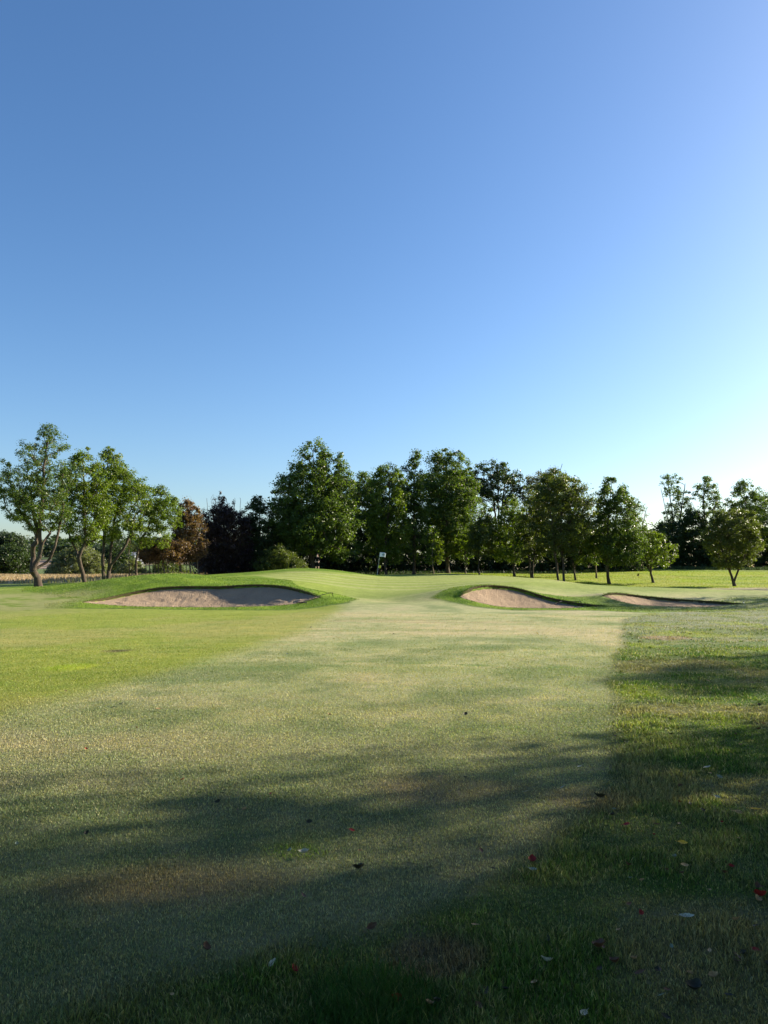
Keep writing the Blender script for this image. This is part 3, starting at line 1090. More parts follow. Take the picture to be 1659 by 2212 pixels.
# --- left group
tree('wind_blown_tree', 'tall open tree with three crooked limbs at the far left of the course', 55, (84, 1270),
     [[(86, 1272), (80, 1248), (76, 1230), (88, 1203), (88, 1175), (86, 1140), (92, 1090), (98, 1010), (105, 950)],
      [(76, 1230), (68, 1205), (72, 1180), (76, 1165), (64, 1145), (50, 1125), (30, 1095)],
      [(80, 1226), (100, 1214), (112, 1192), (118, 1165), (123, 1135), (128, 1090)],
      [(90, 1195), (97, 1172), (104, 1152), (112, 1130)],
      [(72, 1170), (76, 1140), (68, 1100), (60, 1050)]],
     [[(922, 98, 124), (938, 78, 134), (962, 48, 143), (990, 8, 148), (1030, -14, 156), (1070, -14, 158), (1100, 0, 156), (1125, 25, 148), (1145, 58, 128)]],
     'green', 1.15, 44, 0.12, 0.40, 0.25, M_bark, seed=1, hollow=0.75)
tree('maple_tree', 'smaller green tree with a forked trunk standing second from the left', 60, (181, 1264),
     [[(182, 1266), (180, 1238), (174, 1204), (186, 1172), (187, 1110), (187, 1010)], [(175, 1206), (165, 1188), (152, 1165), (145, 1130)], [(180, 1190), (190, 1165), (200, 1130)]],
     [[(966, 178, 194), (985, 158, 206), (1020, 136, 222), (1060, 124, 232), (1100, 122, 234), (1140, 128, 226), (1162, 138, 212), (1174, 150, 194)]],
     'fresh', 1.9, 34, 0.15, 0.45, 0.16, M_bark, seed=2)
tree('twin_trunk_tree', 'spreading green tree with two upright trunks and a leaning branch right of the forked tree', 64, (229, 1256),
     [[(226, 1258), (225, 1215), (225, 1165), (231, 1085), (236, 985)], [(233, 1258), (235, 1215), (237, 1170), (246, 1110), (262, 1050)], [(235, 1228), (252, 1206), (268, 1186), (279, 1160), (292, 1110)]],
     [[(960, 230, 241), (985, 214, 256), (1010, 206, 276), (1035, 203, 305), (1060, 200, 330), (1090, 198, 326), (1120, 200, 316), (1145, 206, 302), (1165, 218, 284)]],
     'fresh', 1.7, 34, 0.15, 0.45, 0.20, M_bark, seed=3)
tree('young_cherry_tree', 'green leafed tree on a thin leaning stem left of the copper trees', 67, (294, 1247),
     [[(294, 1248), (297, 1210), (302, 1172), (325, 1130), (345, 1080)]],
     [[(1050, 341, 348), (1062, 326, 366), (1080, 306, 384), (1105, 292, 392), (1135, 290, 392), (1160, 290, 378), (1180, 298, 362)]],
     'fresh', 1.6, 34, 0.15, 0.45, 0.09, M_bark, seed=4)
tree('slender_sapling', 'slender bare stemmed sapling with few leaves between the twin trunks and the copper trees', 68, (278, 1248),
     [[(278, 1249), (277, 1210), (281, 1172), (285, 1140)], [(284, 1249), (286, 1215), (287, 1180)]],
     [[(1130, 276, 292), (1160, 268, 298), (1190, 264, 300)]], 'olive', 1.2, 24, 0.15, 0.4, 0.07, M_bark, seed=5)
tree('copper_thicket_tree', 'reddish brown multi stemmed tree under the green cherry', 71, (345, 1245),
     stems([318, 326, 335, 341, 350, 356, 362], 1247, 1190, 8),
     [[(1168, 325, 395), (1180, 306, 412), (1198, 304, 412), (1212, 312, 402)]], 'copper', 4.5, 34, 0.15, 0.42, 0.10, M_bark_pale, seed=6)
tree('copper_thicket_tree', 'tall reddish brown multi stemmed tree right of the green cherry', 72, (400, 1244),
     stems([372, 380, 388, 394, 404, 411, 419, 428], 1246, 1185, 8),
     [[(1076, 407, 412), (1090, 390, 424), (1105, 382, 436), (1130, 374, 444), (1160, 370, 448), (1190, 376, 446), (1208, 386, 436)]], 'copper', 3.6, 34, 0.15, 0.42, 0.11, M_bark_pale, seed=7)
tree('dark_purple_tree', 'almost black purple leafed tree with thin upright shoots left of the wood', 76, (500, 1247),
     stems([470, 485, 500, 515, 530], 1250, 1130, 20),
     [[(1098, 455, 505), (1112, 446, 528), (1135, 438, 545), (1180, 436, 550), (1225, 440, 552), (1245, 445, 548)]], 'purple', 1.6, 30, 0.17, 0.5, 0.08, M_bark, seed=8)
tree('dark_purple_shoots_tree', 'thin dark shoots with purple leaves above the hollow between the two mounds', 78, (480, 1247),
     stems([452, 466, 478, 494, 506, 520], 1250, 1075, 8),
     [[(1062, 474, 480), (1072, 465, 485), (1095, 455, 498), (1150, 450, 505)], [(1078, 505, 512), (1090, 498, 520), (1130, 495, 530)], [(1092, 438, 444), (1108, 432, 450), (1140, 430, 455)]], 'purple', 1.2, 26, 0.15, 0.3, 0.05, M_bark, seed=9, stretch=2.0, rt=0.02)
tree('dark_green_tree', 'dark green ragged tree between the purple tree and the tallest tree', 78, (560, 1246),
     [[(560, 1248), (560, 1180), (558, 1090)], [(575, 1248), (578, 1180), (582, 1110)]],
     [[(1070, 552, 562), (1086, 540, 575), (1100, 526, 590), (1140, 520, 604), (1190, 520, 606), (1236, 524, 604)]], 'dark', 1.5, 30, 0.18, 0.5, 0.11, seed=10)
tree('olive_bush', 'olive green bush lit by the sun below the tallest tree', 74, (610, 1238),
     stems([590, 605, 620, 640], 1242, 1205, 8),
     [[(1178, 590, 602), (1190, 576, 622), (1204, 566, 648), (1222, 560, 664), (1238, 566, 660)]], 'olive', 4.0, 30, 0.13, 0.35, 0.05, seed=11, cat='bush')
# --- the wood behind the green
tree('tall_oak_tree', 'tallest tree of the wood with a ragged double top and several dark trunks', 80, (678, 1238),
     [[(678, 1242), (676, 1200), (678, 1120), (680, 1040), (676, 975)], [(672, 1242), (668, 1190), (655, 1130), (640, 1070)], [(686, 1242), (692, 1195), (706, 1140), (728, 1060), (735, 1000)], [(690, 1200), (705, 1195), (730, 1190), (748, 1185)]],
     [[(955, 660, 694), (968, 648, 710), (990, 642, 714), (1012, 622, 716), (1035, 604, 730), (1065, 590, 745), (1095, 578, 758), (1130, 582, 768), (1165, 598, 768), (1195, 615, 750)],
      [(976, 729, 742), (990, 722, 754), (1015, 716, 762), (1050, 712, 768), (1090, 712, 770)],
      [(1160, 700, 765), (1185, 705, 768), (1205, 708, 760), (1216, 715, 745)]],
     'green', 0.75, 34, 0.22, 0.62, 0.26, seed=12, hollow=0.5)
tree('wood_edge_tree', 'rounded green tree with its dark trunk right behind the flagstick', 87, (817, 1243),
     [[(817, 1245), (816, 1200), (812, 1140), (800, 1060)]],
     [[(1016, 778, 794), (1030, 768, 812), (1060, 762, 826), (1110, 760, 836), (1170, 766, 838), (1205, 775, 832), (1216, 788, 822)]], 'green', 0.8, 34, 0.22, 0.6, 0.17, seed=13, group=None)
tree('wood_edge_tree', 'green tree with a curved trunk just right of the flag', 84, (834, 1243),
     [[(836, 1245), (832, 1225), (831, 1200), (838, 1120), (842, 1030)], [(832, 1215), (840, 1205), (850, 1190)]],
     [[(1002, 836, 848), (1014, 812, 862), (1040, 800, 876), (1090, 796, 884), (1150, 802, 886), (1195, 812, 880), (1216, 822, 866)]], 'fresh', 0.85, 34, 0.21, 0.58, 0.13, seed=14)
tree('tall_straight_tree', 'tall narrow tree with one straight dark trunk in the middle of the wood', 86, (894, 1242),
     [[(894, 1244), (895, 1190), (895, 1100), (897, 1000)]],
     [[(974, 895, 903), (986, 882, 914), (1010, 870, 920), (1060, 862, 924), (1120, 864, 926), (1175, 868, 922), (1215, 880, 910)]], 'green', 0.75, 34, 0.21, 0.58, 0.17, seed=15)
tree('small_understorey_tree', 'small tree with a pale slim trunk under the widest crown of the wood', 84, (935, 1241),
     [[(935, 1242), (934, 1215), (933, 1180)]],
     [[(1140, 925, 942), (1165, 912, 956), (1195, 912, 958), (1216, 922, 950)]], 'fresh', 1.4, 32, 0.20, 0.5, 0.07, M_bark_pale, seed=16)
tree('broad_crowned_tree', 'widest tree of the wood with a broad domed crown and stout trunk', 89, (967, 1240),
     [[(968, 1242), (965, 1190), (964, 1100), (966, 990)], [(966, 1160), (985, 1120), (1010, 1070)], [(965, 1130), (950, 1090), (938, 1040)]],
     [[(966, 960, 972), (976, 938, 992), (990, 926, 1008), (1020, 918, 1022), (1060, 918, 1038), (1100, 920, 1050), (1140, 924, 1058), (1175, 930, 1056), (1200, 945, 1035)]], 'green', 0.7, 34, 0.22, 0.62, 0.22, seed=17, hollow=0.5)
tree('small_understorey_tree', 'slim dark trunked small tree left of the third trunk beyond the green', 84, (1006, 1241),
     [[(1006, 1242), (1006, 1210), (1005, 1175)]],
     [[(1140, 998, 1012), (1165, 988, 1022), (1195, 988, 1022), (1216, 998, 1014)]], 'fresh', 1.3, 32, 0.20, 0.5, 0.07, seed=18)
tree('small_understorey_tree', 'small tree with bright leaves at the right edge of the widest crown', 83, (1035, 1243),
     [[(1036, 1244), (1034, 1215), (1036, 1180), (1042, 1150)]],
     [[(1105, 1040, 1054), (1130, 1026, 1066), (1160, 1012, 1072), (1195, 1012, 1076), (1216, 1026, 1060)]], 'olive', 1.3, 34, 0.19, 0.5, 0.08, seed=19)
tree('airy_poplar_tree', 'tall airy tree with sky showing through its crown behind the wood', 106, (1075, 1238),
     [[(1072, 1240), (1072, 1150), (1068, 1090), (1056, 1030)], [(1080, 1240), (1082, 1140), (1086, 1080), (1095, 1020)], [(1076, 1240), (1076, 1150), (1075, 1080), (1074, 1020)]],
     [[(997, 1050, 1086), (1008, 1030, 1100), (1030, 1016, 1120), (1060, 1020, 1130), (1080, 1030, 1128), (1100, 1050, 1110)], [(1012, 1100, 1122), (1030, 1095, 1134), (1060, 1098, 1138)]], 'dark', 0.42, 30, 0.24, 0.62, 0.17, seed=20, rt=0.03)
tree('airy_poplar_tree', 'sparse grey green tree with bare twigs sticking up behind the twin trunks', 104, (1185, 1240),
     [[(1185, 1240), (1184, 1130), (1176, 1060), (1168, 1012)], [(1190, 1240), (1194, 1130), (1204, 1050), (1214, 1002)], [(1186, 1200), (1160, 1120), (1148, 1050)]],
     [[(1014, 1160, 1205), (1030, 1140, 1226), (1055, 1130, 1238), (1090, 1134, 1236), (1110, 1150, 1220)]], 'grey', 0.45, 28, 0.22, 0.6, 0.13, seed=21, rt=0.03)
tree('wood_edge_tree', 'low spreading green tree left of the leaning double trunk', 84, (1111, 1247),
     [[(1112, 1249), (1110, 1222), (1110, 1190), (1106, 1120)], [(1110, 1224), (1120, 1210), (1132, 1195)]],
     [[(1068, 1102, 1112), (1082, 1086, 1124), (1105, 1070, 1134), (1140, 1060, 1140), (1180, 1060, 1142), (1212, 1072, 1134)]], 'fresh', 1.0, 34, 0.20, 0.55, 0.13, seed=22)
tree('wood_edge_tree', 'olive green tree on a thick leaning double trunk right of the green', 82, (1149, 1250),
     [[(1150, 1252), (1144, 1225), (1142, 1190), (1145, 1110)], [(1152, 1252), (1150, 1225), (1156, 1190), (1162, 1120)]],
     [[(1050, 1138, 1156), (1070, 1128, 1172), (1105, 1118, 1182), (1150, 1116, 1186), (1190, 1120, 1182), (1212, 1130, 1172)]], 'olive', 1.0, 34, 0.20, 0.55, 0.15, seed=23)
tree('twin_trunk_tree', 'tall vase shaped tree on two long bare trunks right of the green', 79, (1213, 1257),
     [[(1219, 1259), (1216, 1220), (1213, 1170), (1216, 1110), (1222, 1040)], [(1207, 1259), (1200, 1215), (1194, 1170), (1188, 1100), (1182, 1045)], [(1214, 1165), (1234, 1120), (1256, 1080)], [(1215, 1190), (1240, 1165), (1262, 1150)]],
     [[(1018, 1186, 1206), (1030, 1168, 1236), (1050, 1156, 1262), (1080, 1150, 1274), (1115, 1148, 1282), (1150, 1156, 1282), (1180, 1168, 1262), (1200, 1180, 1240)]], 'olive', 0.85, 36, 0.19, 0.52, 0.15, seed=24, hollow=0.65)
tree('background_trunk_tree', 'dark trunked tree half hidden left of the two long trunks', 87, (1204, 1249),
     [[(1205, 1251), (1202, 1215), (1200, 1180)]], [[(1150, 1190, 1212), (1185, 1184, 1218), (1212, 1190, 1214)]], 'dark', 1.4, 30, 0.2, 0.5, 0.11, seed=25)
tree('wood_edge_tree', 'short round tree with a forked trunk right of the two long trunks', 82, (1243, 1254),
     [[(1244, 1256), (1241, 1235), (1238, 1218), (1232, 1190)], [(1240, 1222), (1248, 1205), (1258, 1175)]],
     [[(1112, 1240, 1262), (1130, 1228, 1276), (1165, 1222, 1288), (1200, 1226, 1286), (1222, 1240, 1268)]], 'fresh', 1.2, 34, 0.19, 0.5, 0.10, seed=26)
tree('background_trunk_tree', 'slim tree whose trunk catches the light on its right side', 88, (1289, 1251),
     [[(1290, 1252), (1288, 1225), (1287, 1190)]], [[(1125, 1276, 1298), (1160, 1268, 1304), (1195, 1268, 1304), (1216, 1278, 1298)]], 'fresh', 1.2, 30, 0.19, 0.5, 0.10, M_bark_pale, seed=27)
tree('pointed_tree', 'full pear shaped dark green tree standing apart on the meadow edge', 81, (1314, 1261),
     [[(1316, 1263), (1310, 1235), (1309, 1205), (1312, 1120), (1318, 1050)], [(1310, 1212), (1325, 1190), (1345, 1150)], [(1309, 1208), (1298, 1185), (1290, 1150)]],
     [[(1034, 1312, 1326), (1044, 1302, 1340), (1062, 1294, 1360), (1085, 1284, 1372), (1115, 1279, 1382), (1155, 1274, 1390), (1190, 1276, 1390), (1210, 1284, 1376), (1220, 1298, 1350)]], 'green', 1.15, 34, 0.19, 0.52, 0.16, seed=28)
tree('half_bare_tree', 'half bare tree with spidery branches behind the pear shaped tree', 104, (1378, 1240),
     [[(1378, 1240), (1376, 1180), (1372, 1120), (1366, 1075)], [(1376, 1180), (1386, 1140), (1394, 1100)]],
     [[(1072, 1362, 1376), (1095, 1356, 1394), (1130, 1354, 1400), (1170, 1356, 1402), (1200, 1360, 1400)]], 'grey', 0.65, 20, 0.18, 0.5, 0.10, seed=29, rt=0.03)
tree('small_meadow_tree', 'small low tree with a forked trunk beside the gap in the wood', 83, (1410, 1260),
     [[(1412, 1261), (1407, 1238), (1397, 1215), (1390, 1185), (1388, 1160)], [(1407, 1236), (1408, 1205), (1404, 1160), (1398, 1135)], [(1408, 1215), (1422, 1195), (1438, 1180)]],
     [[(1122, 1394, 1401), (1140, 1387, 1410), (1158, 1384, 1434), (1178, 1383, 1456), (1200, 1386, 1463), (1222, 1400, 1446)]], 'fresh', 1.35, 30, 0.18, 0.46, 0.12, seed=30)
tree('far_ash_tree', 'tall airy tree with fine bare branches against the sky left of the second airy one', 122, (1458, 1228),
     [[(1458, 1230), (1458, 1160), (1452, 1100), (1442, 1035)], [(1462, 1230), (1464, 1150), (1472, 1090), (1478, 1045)], [(1456, 1180), (1440, 1110), (1428, 1055)]],
     [[(1022, 1444, 1462), (1032, 1430, 1476), (1050, 1424, 1484), (1070, 1440, 1490)], [(1072, 1448, 1500), (1095, 1440, 1504), (1125, 1432, 1502), (1165, 1420, 1500)]], 'green', 0.36, 26, 0.24, 0.6, 0.17, seed=31, rt=0.03)
tree('far_ash_tree', 'narrow topped airy tree directly left of the round meadow tree', 122, (1528, 1228),
     [[(1528, 1230), (1526, 1150), (1520, 1090), (1522, 1045)], [(1528, 1160), (1540, 1110), (1550, 1070)]],
     [[(1032, 1516, 1534), (1046, 1504, 1544), (1068, 1500, 1552), (1090, 1508, 1562), (1125, 1508, 1566), (1160, 1505, 1565)]], 'green', 0.45, 26, 0.24, 0.6, 0.15, seed=32, rt=0.03)
tree('far_ash_tree', 'dark airy tree at the right edge of the picture behind the round meadow tree', 118, (1625, 1230),
     [[(1622, 1232), (1620, 1150), (1606, 1060)], [(1630, 1232), (1640, 1150), (1652, 1075)]],
     [[(1042, 1592, 1622), (1056, 1582, 1640), (1080, 1570, 1668), (1110, 1568, 1700), (1150, 1580, 1700), (1190, 1590, 1700)]], 'green', 0.5, 28, 0.24, 0.62, 0.18, seed=33)
tree('round_meadow_tree', 'round crowned tree on a forked trunk standing alone on the meadow at the right', 79, (1585, 1266),
     [[(1588, 1268), (1581, 1243), (1576, 1222), (1578, 1180), (1574, 1135)], [(1586, 1252), (1592, 1232), (1600, 1205), (1612, 1165)], [(1577, 1215), (1562, 1195), (1550, 1165)]],
     [[(1101, 1560, 1602), (1108, 1542, 1620), (1124, 1528, 1634), (1150, 1520, 1642), (1180, 1522, 1642), (1205, 1532, 1636), (1224, 1548, 1612)]], 'olive', 1.5, 36, 0.17, 0.46, 0.15, seed=34)

# dark filling trees of the wood behind
i = 0
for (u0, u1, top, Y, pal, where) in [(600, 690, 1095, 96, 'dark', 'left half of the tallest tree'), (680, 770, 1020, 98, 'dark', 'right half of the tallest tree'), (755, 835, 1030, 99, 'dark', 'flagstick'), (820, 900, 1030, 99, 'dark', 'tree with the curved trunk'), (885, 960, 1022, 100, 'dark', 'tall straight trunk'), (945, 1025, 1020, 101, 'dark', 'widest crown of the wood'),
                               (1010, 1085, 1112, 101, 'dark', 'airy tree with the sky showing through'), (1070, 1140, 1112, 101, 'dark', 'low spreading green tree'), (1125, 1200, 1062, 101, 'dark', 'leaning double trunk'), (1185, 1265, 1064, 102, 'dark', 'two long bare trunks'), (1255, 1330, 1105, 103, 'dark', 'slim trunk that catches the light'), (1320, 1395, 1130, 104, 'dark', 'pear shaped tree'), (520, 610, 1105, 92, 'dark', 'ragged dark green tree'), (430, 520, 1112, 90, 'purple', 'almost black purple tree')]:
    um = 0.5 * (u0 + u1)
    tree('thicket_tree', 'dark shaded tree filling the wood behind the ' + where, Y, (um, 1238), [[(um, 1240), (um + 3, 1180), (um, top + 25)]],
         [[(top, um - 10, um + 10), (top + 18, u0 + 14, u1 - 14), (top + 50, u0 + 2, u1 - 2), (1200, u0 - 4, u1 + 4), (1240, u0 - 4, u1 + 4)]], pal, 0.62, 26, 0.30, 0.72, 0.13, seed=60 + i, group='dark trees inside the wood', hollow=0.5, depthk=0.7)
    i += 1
for (u0, u1, top, Y, where) in [(1414, 1475, 1122, 118, 'under the bare twigged airy tree'), (1462, 1535, 1108, 119, 'left of the round meadow tree'), (1520, 1600, 1150, 120, 'straight behind the round meadow tree'), (1590, 1680, 1150, 119, 'at the right edge of the picture'), (1660, 1760, 1160, 119, 'just past the right edge of the picture')]:
    um = 0.5 * (u0 + u1)
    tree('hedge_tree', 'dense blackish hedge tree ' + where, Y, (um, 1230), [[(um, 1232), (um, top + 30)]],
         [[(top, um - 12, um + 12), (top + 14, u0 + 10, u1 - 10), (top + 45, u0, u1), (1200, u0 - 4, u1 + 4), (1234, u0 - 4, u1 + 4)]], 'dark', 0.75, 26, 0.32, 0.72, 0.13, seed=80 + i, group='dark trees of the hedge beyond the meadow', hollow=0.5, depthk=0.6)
    i += 1

def hedge(label, pts, z1, seed, pal='dark', size=0.3):
    rng = np.random.default_rng(seed)
    P = []
    for (u0, Y0), (u1, Y1) in zip(pts[:-1], pts[1:]):
        x0, x1 = (u0 - 829.5) / F * Y0, (u1 - 829.5) / F * Y1
        n = int(abs(x1 - x0) * 22)
        t = rng.random(n)
        x, y = x0 + (x1 - x0) * t, Y0 + (Y1 - Y0) * t + rng.uniform(-1.2, 1.2, n)
        g = height(x, y)
        tp = z1 * (0.6 + 0.7 * fbm(x * .25, y * .1, seed))
        P.append(np.stack([x, y, g + tp * rng.random(n) ** 0.8], 1))
    C = np.concatenate(P)
    off = np.array([C[:, 0].mean(), C[:, 1].mean(), C[:, 2].min()])
    e = empty('hedge', tuple(off), label, 'hedge')
    leaves_mesh('foliage', C, 0.75, 42, size, PAL[pal], e, off, rng=rng)


hedge('dark hedge closing the wood behind the green', [(420, 104), (700, 107), (1000, 108), (1250, 109), (1430, 112)], 6.0, 301)
hedge('dark hedge along the far side of the bright meadow', [(1400, 124), (1520, 126), (1800, 126)], 6.5, 302)

# --- left background bushes and hedge
tree('willow_bush', 'large grey green rounded bush beyond the stubble field', 118, (172, 1246), stems([150, 165, 180, 200], 1248, 1215, 10),
     [[(1178, 160, 176), (1190, 138, 200), (1205, 120, 220), (1225, 106, 234), (1246, 102, 240)]], 'willow', 1.3, 30, 0.22, 0.6, 0.09, seed=101, cat='bush')
tree('field_bush', 'yellow green bush at the field edge behind the twin trunks', 112, (280, 1246), stems([270, 285, 300], 1248, 1228, 6),
     [[(1208, 275, 290), (1220, 258, 310), (1246, 245, 325)]], 'willow', 1.6, 28, 0.2, 0.5, 0.07, seed=102, cat='bush')
tree('field_bush', 'low green bush at the field edge right of the yellow green one', 112, (360, 1246), stems([350, 370], 1248, 1228, 6),
     [[(1212, 345, 370), (1225, 325, 400), (1246, 318, 430)]], 'olive', 1.3, 28, 0.2, 0.5, 0.07, seed=103, cat='bush')
tree('field_hedge_tree', 'dark spreading tree beyond the stubble field at the left edge', 132, (20, 1246), [[(20, 1248), (22, 1215), (20, 1185)]],
     [[(1172, 0, 22), (1186, -22, 46), (1205, -34, 66), (1246, -38, 70)]], 'dark', 0.7, 26, 0.3, 0.75, 0.14, seed=104)
tree('field_hedge_tree', 'dark tree behind the willow bush and left of the twin trunks', 150, (245, 1240), [[(245, 1243), (245, 1200)]],
     [[(1178, 232, 256), (1195, 212, 286), (1215, 205, 300), (1243, 205, 302)]], 'dark', 0.6, 24, 0.34, 0.8, 0.14, seed=105)
tree('field_hedge_tree', 'pale green tree on the slope at the left edge above the dark one', 190, (30, 1232), [[(30, 1238), (30, 1190)]],
     [[(1150, 0, 20), (1165, -30, 45), (1190, -40, 66), (1230, -40, 70)]], 'far', 0.3, 22, 0.5, 1.2, 0.2, seed=106)


# distant wood on the hillside
def distant_wood():
    rng = np.random.default_rng(5)
    cs = []
    for k in range(260):
        Y = rng.uniform(260, 470)
        u = rng.uniform(-260, 520)
        x = (u - 829.5) / F * Y
        if 330 > Y and 80 < u < 130: continue
        if rng.random() < 0.35 and Y < 380: continue
        g = hz(x, Y)
        r = rng.uniform(3.5, 6.5)
        hgt = rng.uniform(7, 12)
        m = 26
        d = rng.normal(0, 1, (m, 3))
        d /= np.linalg.norm(d, axis=1)[:, None]
        P = np.array([x, Y, g + hgt * 0.5]) + d * np.array([r, r, hgt * 0.5]) * (rng.random((m, 1)) ** 0.4)
        cs.append(P)
    C = np.concatenate(cs)
    o = leaves_mesh('distant_wood', C, 1.9, 9, 1.5, PAL['far'], None, np.zeros(3), rng=rng)
    tag(o, 'dark wood, haze painted into its leaf colour, covering the distant hillside on the left', 'wood', None, 'stuff')


distant_wood()

# --- unseen trees: right ones shade the ground, those behind camera added to block skylight
SH = [(4.0, -3.0, 13.0, 5.5, 210), (-5, -5.5, 13, 5.5, 211), (12, -4.5, 12, 5.0, 212), (-13, -4, 12, 5.0, 213), (3, -13, 14, 6, 214), (15.5, 10.2, 12.0, 3.6, 201), (24.0, 8.4, 15.0, 5.0, 202), (30.0, 15.4, 18.0, 4.6, 203), (14.0, 4.0, 11.0, 4.0, 204), (19.5, 9.0, 13.0, 4.0, 216), (22.5, 13.0, 14.0, 3.6, 217), (20, -1, 13, 5.0, 215), (35.0, 9.5, 18.0, 5.5, 205), (34.5, 24.8, 14.0, 3.4, 206), (44, 35, 15, 4, 207), (31.5, 45, 10, 4.2, 208), (45, 72.5, 11, 4.4, 209)]


def side_tree(x, y, h, r, seed):
    rng = np.random.default_rng(seed)
    g = hz(x, y)
    off = np.array([x, y, g])
    e = empty('fairway_side_tree', tuple(off), 'unseen leafy tree shading the ground from outside the edges of the picture', 'tree', 'trees beside the fairway outside the picture')
    n = int(9 * r * r * h * 0.16)
    lo_ = 0.36 if y < 0 else 0.22
    z = g + h * (lo_ + (1 - lo_) * rng.random(n))
    t = 0.2 + 0.8 * ((z - g) / h - lo_) / (1 - lo_)
    hw = r * np.sqrt(np.clip(1 - ((t - 0.6) / 0.42) ** 2, 0.03, 1))
    a = rng.uniform(0, 2 * np.pi, n)
    rr = rng.random(n) ** 0.55
    C = np.stack([x + np.cos(a) * hw * rr, y + np.sin(a) * hw * rr, z], 1)
    gn = fbm(C[:, 0] * .6, C[:, 2] * .6 + C[:, 1] * .3, seed, 2)
    C = C[gn > 0.40]
    build_wood('trunk', [[np.array([x, y, g - .2]), np.array([x + .2, y, g + h * .35]), np.array([x - .1, y + .2, g + h * .85])]], C, 0.2, M_bark, e, off, rng)
    leaves_mesh('crown', C, 0.75, 48, 0.17, PAL['green'], e, off, rng=rng)


for s in SH:
    side_tree(*s)


# ------------------------------------------------------------------ small things
def simple(name, col, rough=0.5, spec=0.4, metallic=0.0, nscale=40, var=0.12):
    t = NT(name)
    n = t.noise(nscale, 3, 0.6, t.geo())
    lo = tuple(c * (1 - var) for c in col)
    hi = tuple(min(1, c * (1 + var)) for c in col)
    c = t.mix(t.rng(n, 0.3, 0.7, 0, 1), lo, hi)
    return t.done(t.bsdf(c, rough, spec, None, metallic).outputs[0])


M_black = simple('black_plastic', (0.010, 0.010, 0.011), 0.8, 0.15)
M_white = simple('white_cloth', (0.80, 0.82, 0.86), 0.8)
M_pole = simple('pole_paint', (0.62, 0.66, 0.55), 0.4)
M_yellow = simple('yellow_cloth', (0.85, 0.80, 0.03), 0.7)
M_emblem = simple('emblem_ink', (0.20, 0.26, 0.26), 0.8)
M_whitep = simple('white_plastic', (0.8, 0.8, 0.78), 0.4)
M_skin = simple('skin', (0.62, 0.38, 0.28), 0.6)
M_navy = simple('dark_cloth', (0.005, 0.006, 0.008), 0.95, 0.05)
M_hair = simple('dark_hair', (0.02, 0.015, 0.012), 0.7)
M_cup = simple('cup_shadow', (0.02, 0.02, 0.02), 0.9)


def tube(name, P, r, mat, parent, off, ns=8, cap=True):
    P = [np.array(p, float) for p in P]
    rs = r if isinstance(r, (list, tuple)) else [r] * len(P)
    V, Fc = [], []
    for i, p in enumerate(P):
        t = P[min(i + 1, len(P) - 1)] - P[max(i - 1, 0)]
        t /= np.linalg.norm(t)
        a = np.cross(t, (0.3, 0.9, 0.28))
        a /= np.linalg.norm(a)
        b = np.cross(t, a)
        for s in range(ns):
            w = 2 * math.pi * s / ns
            V.append(p + (a * math.cos(w) + b * math.sin(w)) * rs[i])
    for i in range(len(P) - 1):
        for s in range(ns):
            s2 = (s + 1) % ns
            Fc.append((i * ns + s, i * ns + s2, (i + 1) * ns + s2, (i + 1) * ns + s))
    for i, p in ((0, P[0]), (len(P) - 1, P[-1])):
        V.append(p)
        for s in range(ns):
            s2 = (s + 1) % ns
            Fc.append((len(V) - 1, i * ns + s, i * ns + s2, i * ns + s2))
    m = bpy.data.meshes.new(name)
    m.from_pydata([tuple(v - off) for v in V], [], [tuple(dict.fromkeys(f)) for f in Fc])
    for q in m.polygons: q.use_smooth = True
    m.materials.append(mat)
    o = bpy.data.objects.new(name, m)
    COL.objects.link(o)
    if parent: o.parent = parent
    return o


# flagstick
YF = 69.5
pb = at(803 - 0.5 + 12, 1243, YF)
pb[2] = hz(pb[0], YF)
pt = at(820, 1194, YF)
pt = np.array([at(821, 1194, YF)[0], YF, pb[2] + 2.14])
pb[0] = at(814.5, 1243, YF)[0]
fe = empty('flagstick', tuple(pb), 'leaning pale flagstick with a white flag standing in the hole on the green', 'flag')
tube('pole', [pb - np.array([0, 0, .1]), pb * .5 + pt * .5, pt], [0.016, 0.014, 0.011], M_pole, fe, pb)
ax_ = (pt - pb) / np.linalg.norm(pt - pb)


def flag_mesh(name, w, h, top, mat, amp, parent, seed=0, sag=0.1, y_off=0.0):
    nx_, nz_ = 22, 12
    V, Fc = [], []
    for j in range(nz_ + 1):
        for i in range(nx_ + 1):
            s = i / nx_
            t = j / nz_
            base = top - ax_ * (t * h)
            V.append(base + np.array([s * w, y_off + amp * math.sin(s * 5.5 + t * 1.2 + seed) * s, -sag * s * s * h * 2 - 0.03 * math.sin(s * 7) * s]))
    for j in range(nz_):
        for i in range(nx_):
            a = j * (nx_ + 1) + i
            Fc.append((a, a + 1, a + nx_ + 2, a + nx_ + 1))
    o = mesh(name, np.array(V) - pb, Fc, mat, parent, smooth=True)
    sm = o.modifiers.new('thick', 'SOLIDIFY')
    sm.thickness = 0.004
    return o, V, nx_


fl, FV, fnx = flag_mesh('flag_cloth', 0.54, 0.40, pt - ax_ * 0.02, M_white, 0.09, fe, 0.4)
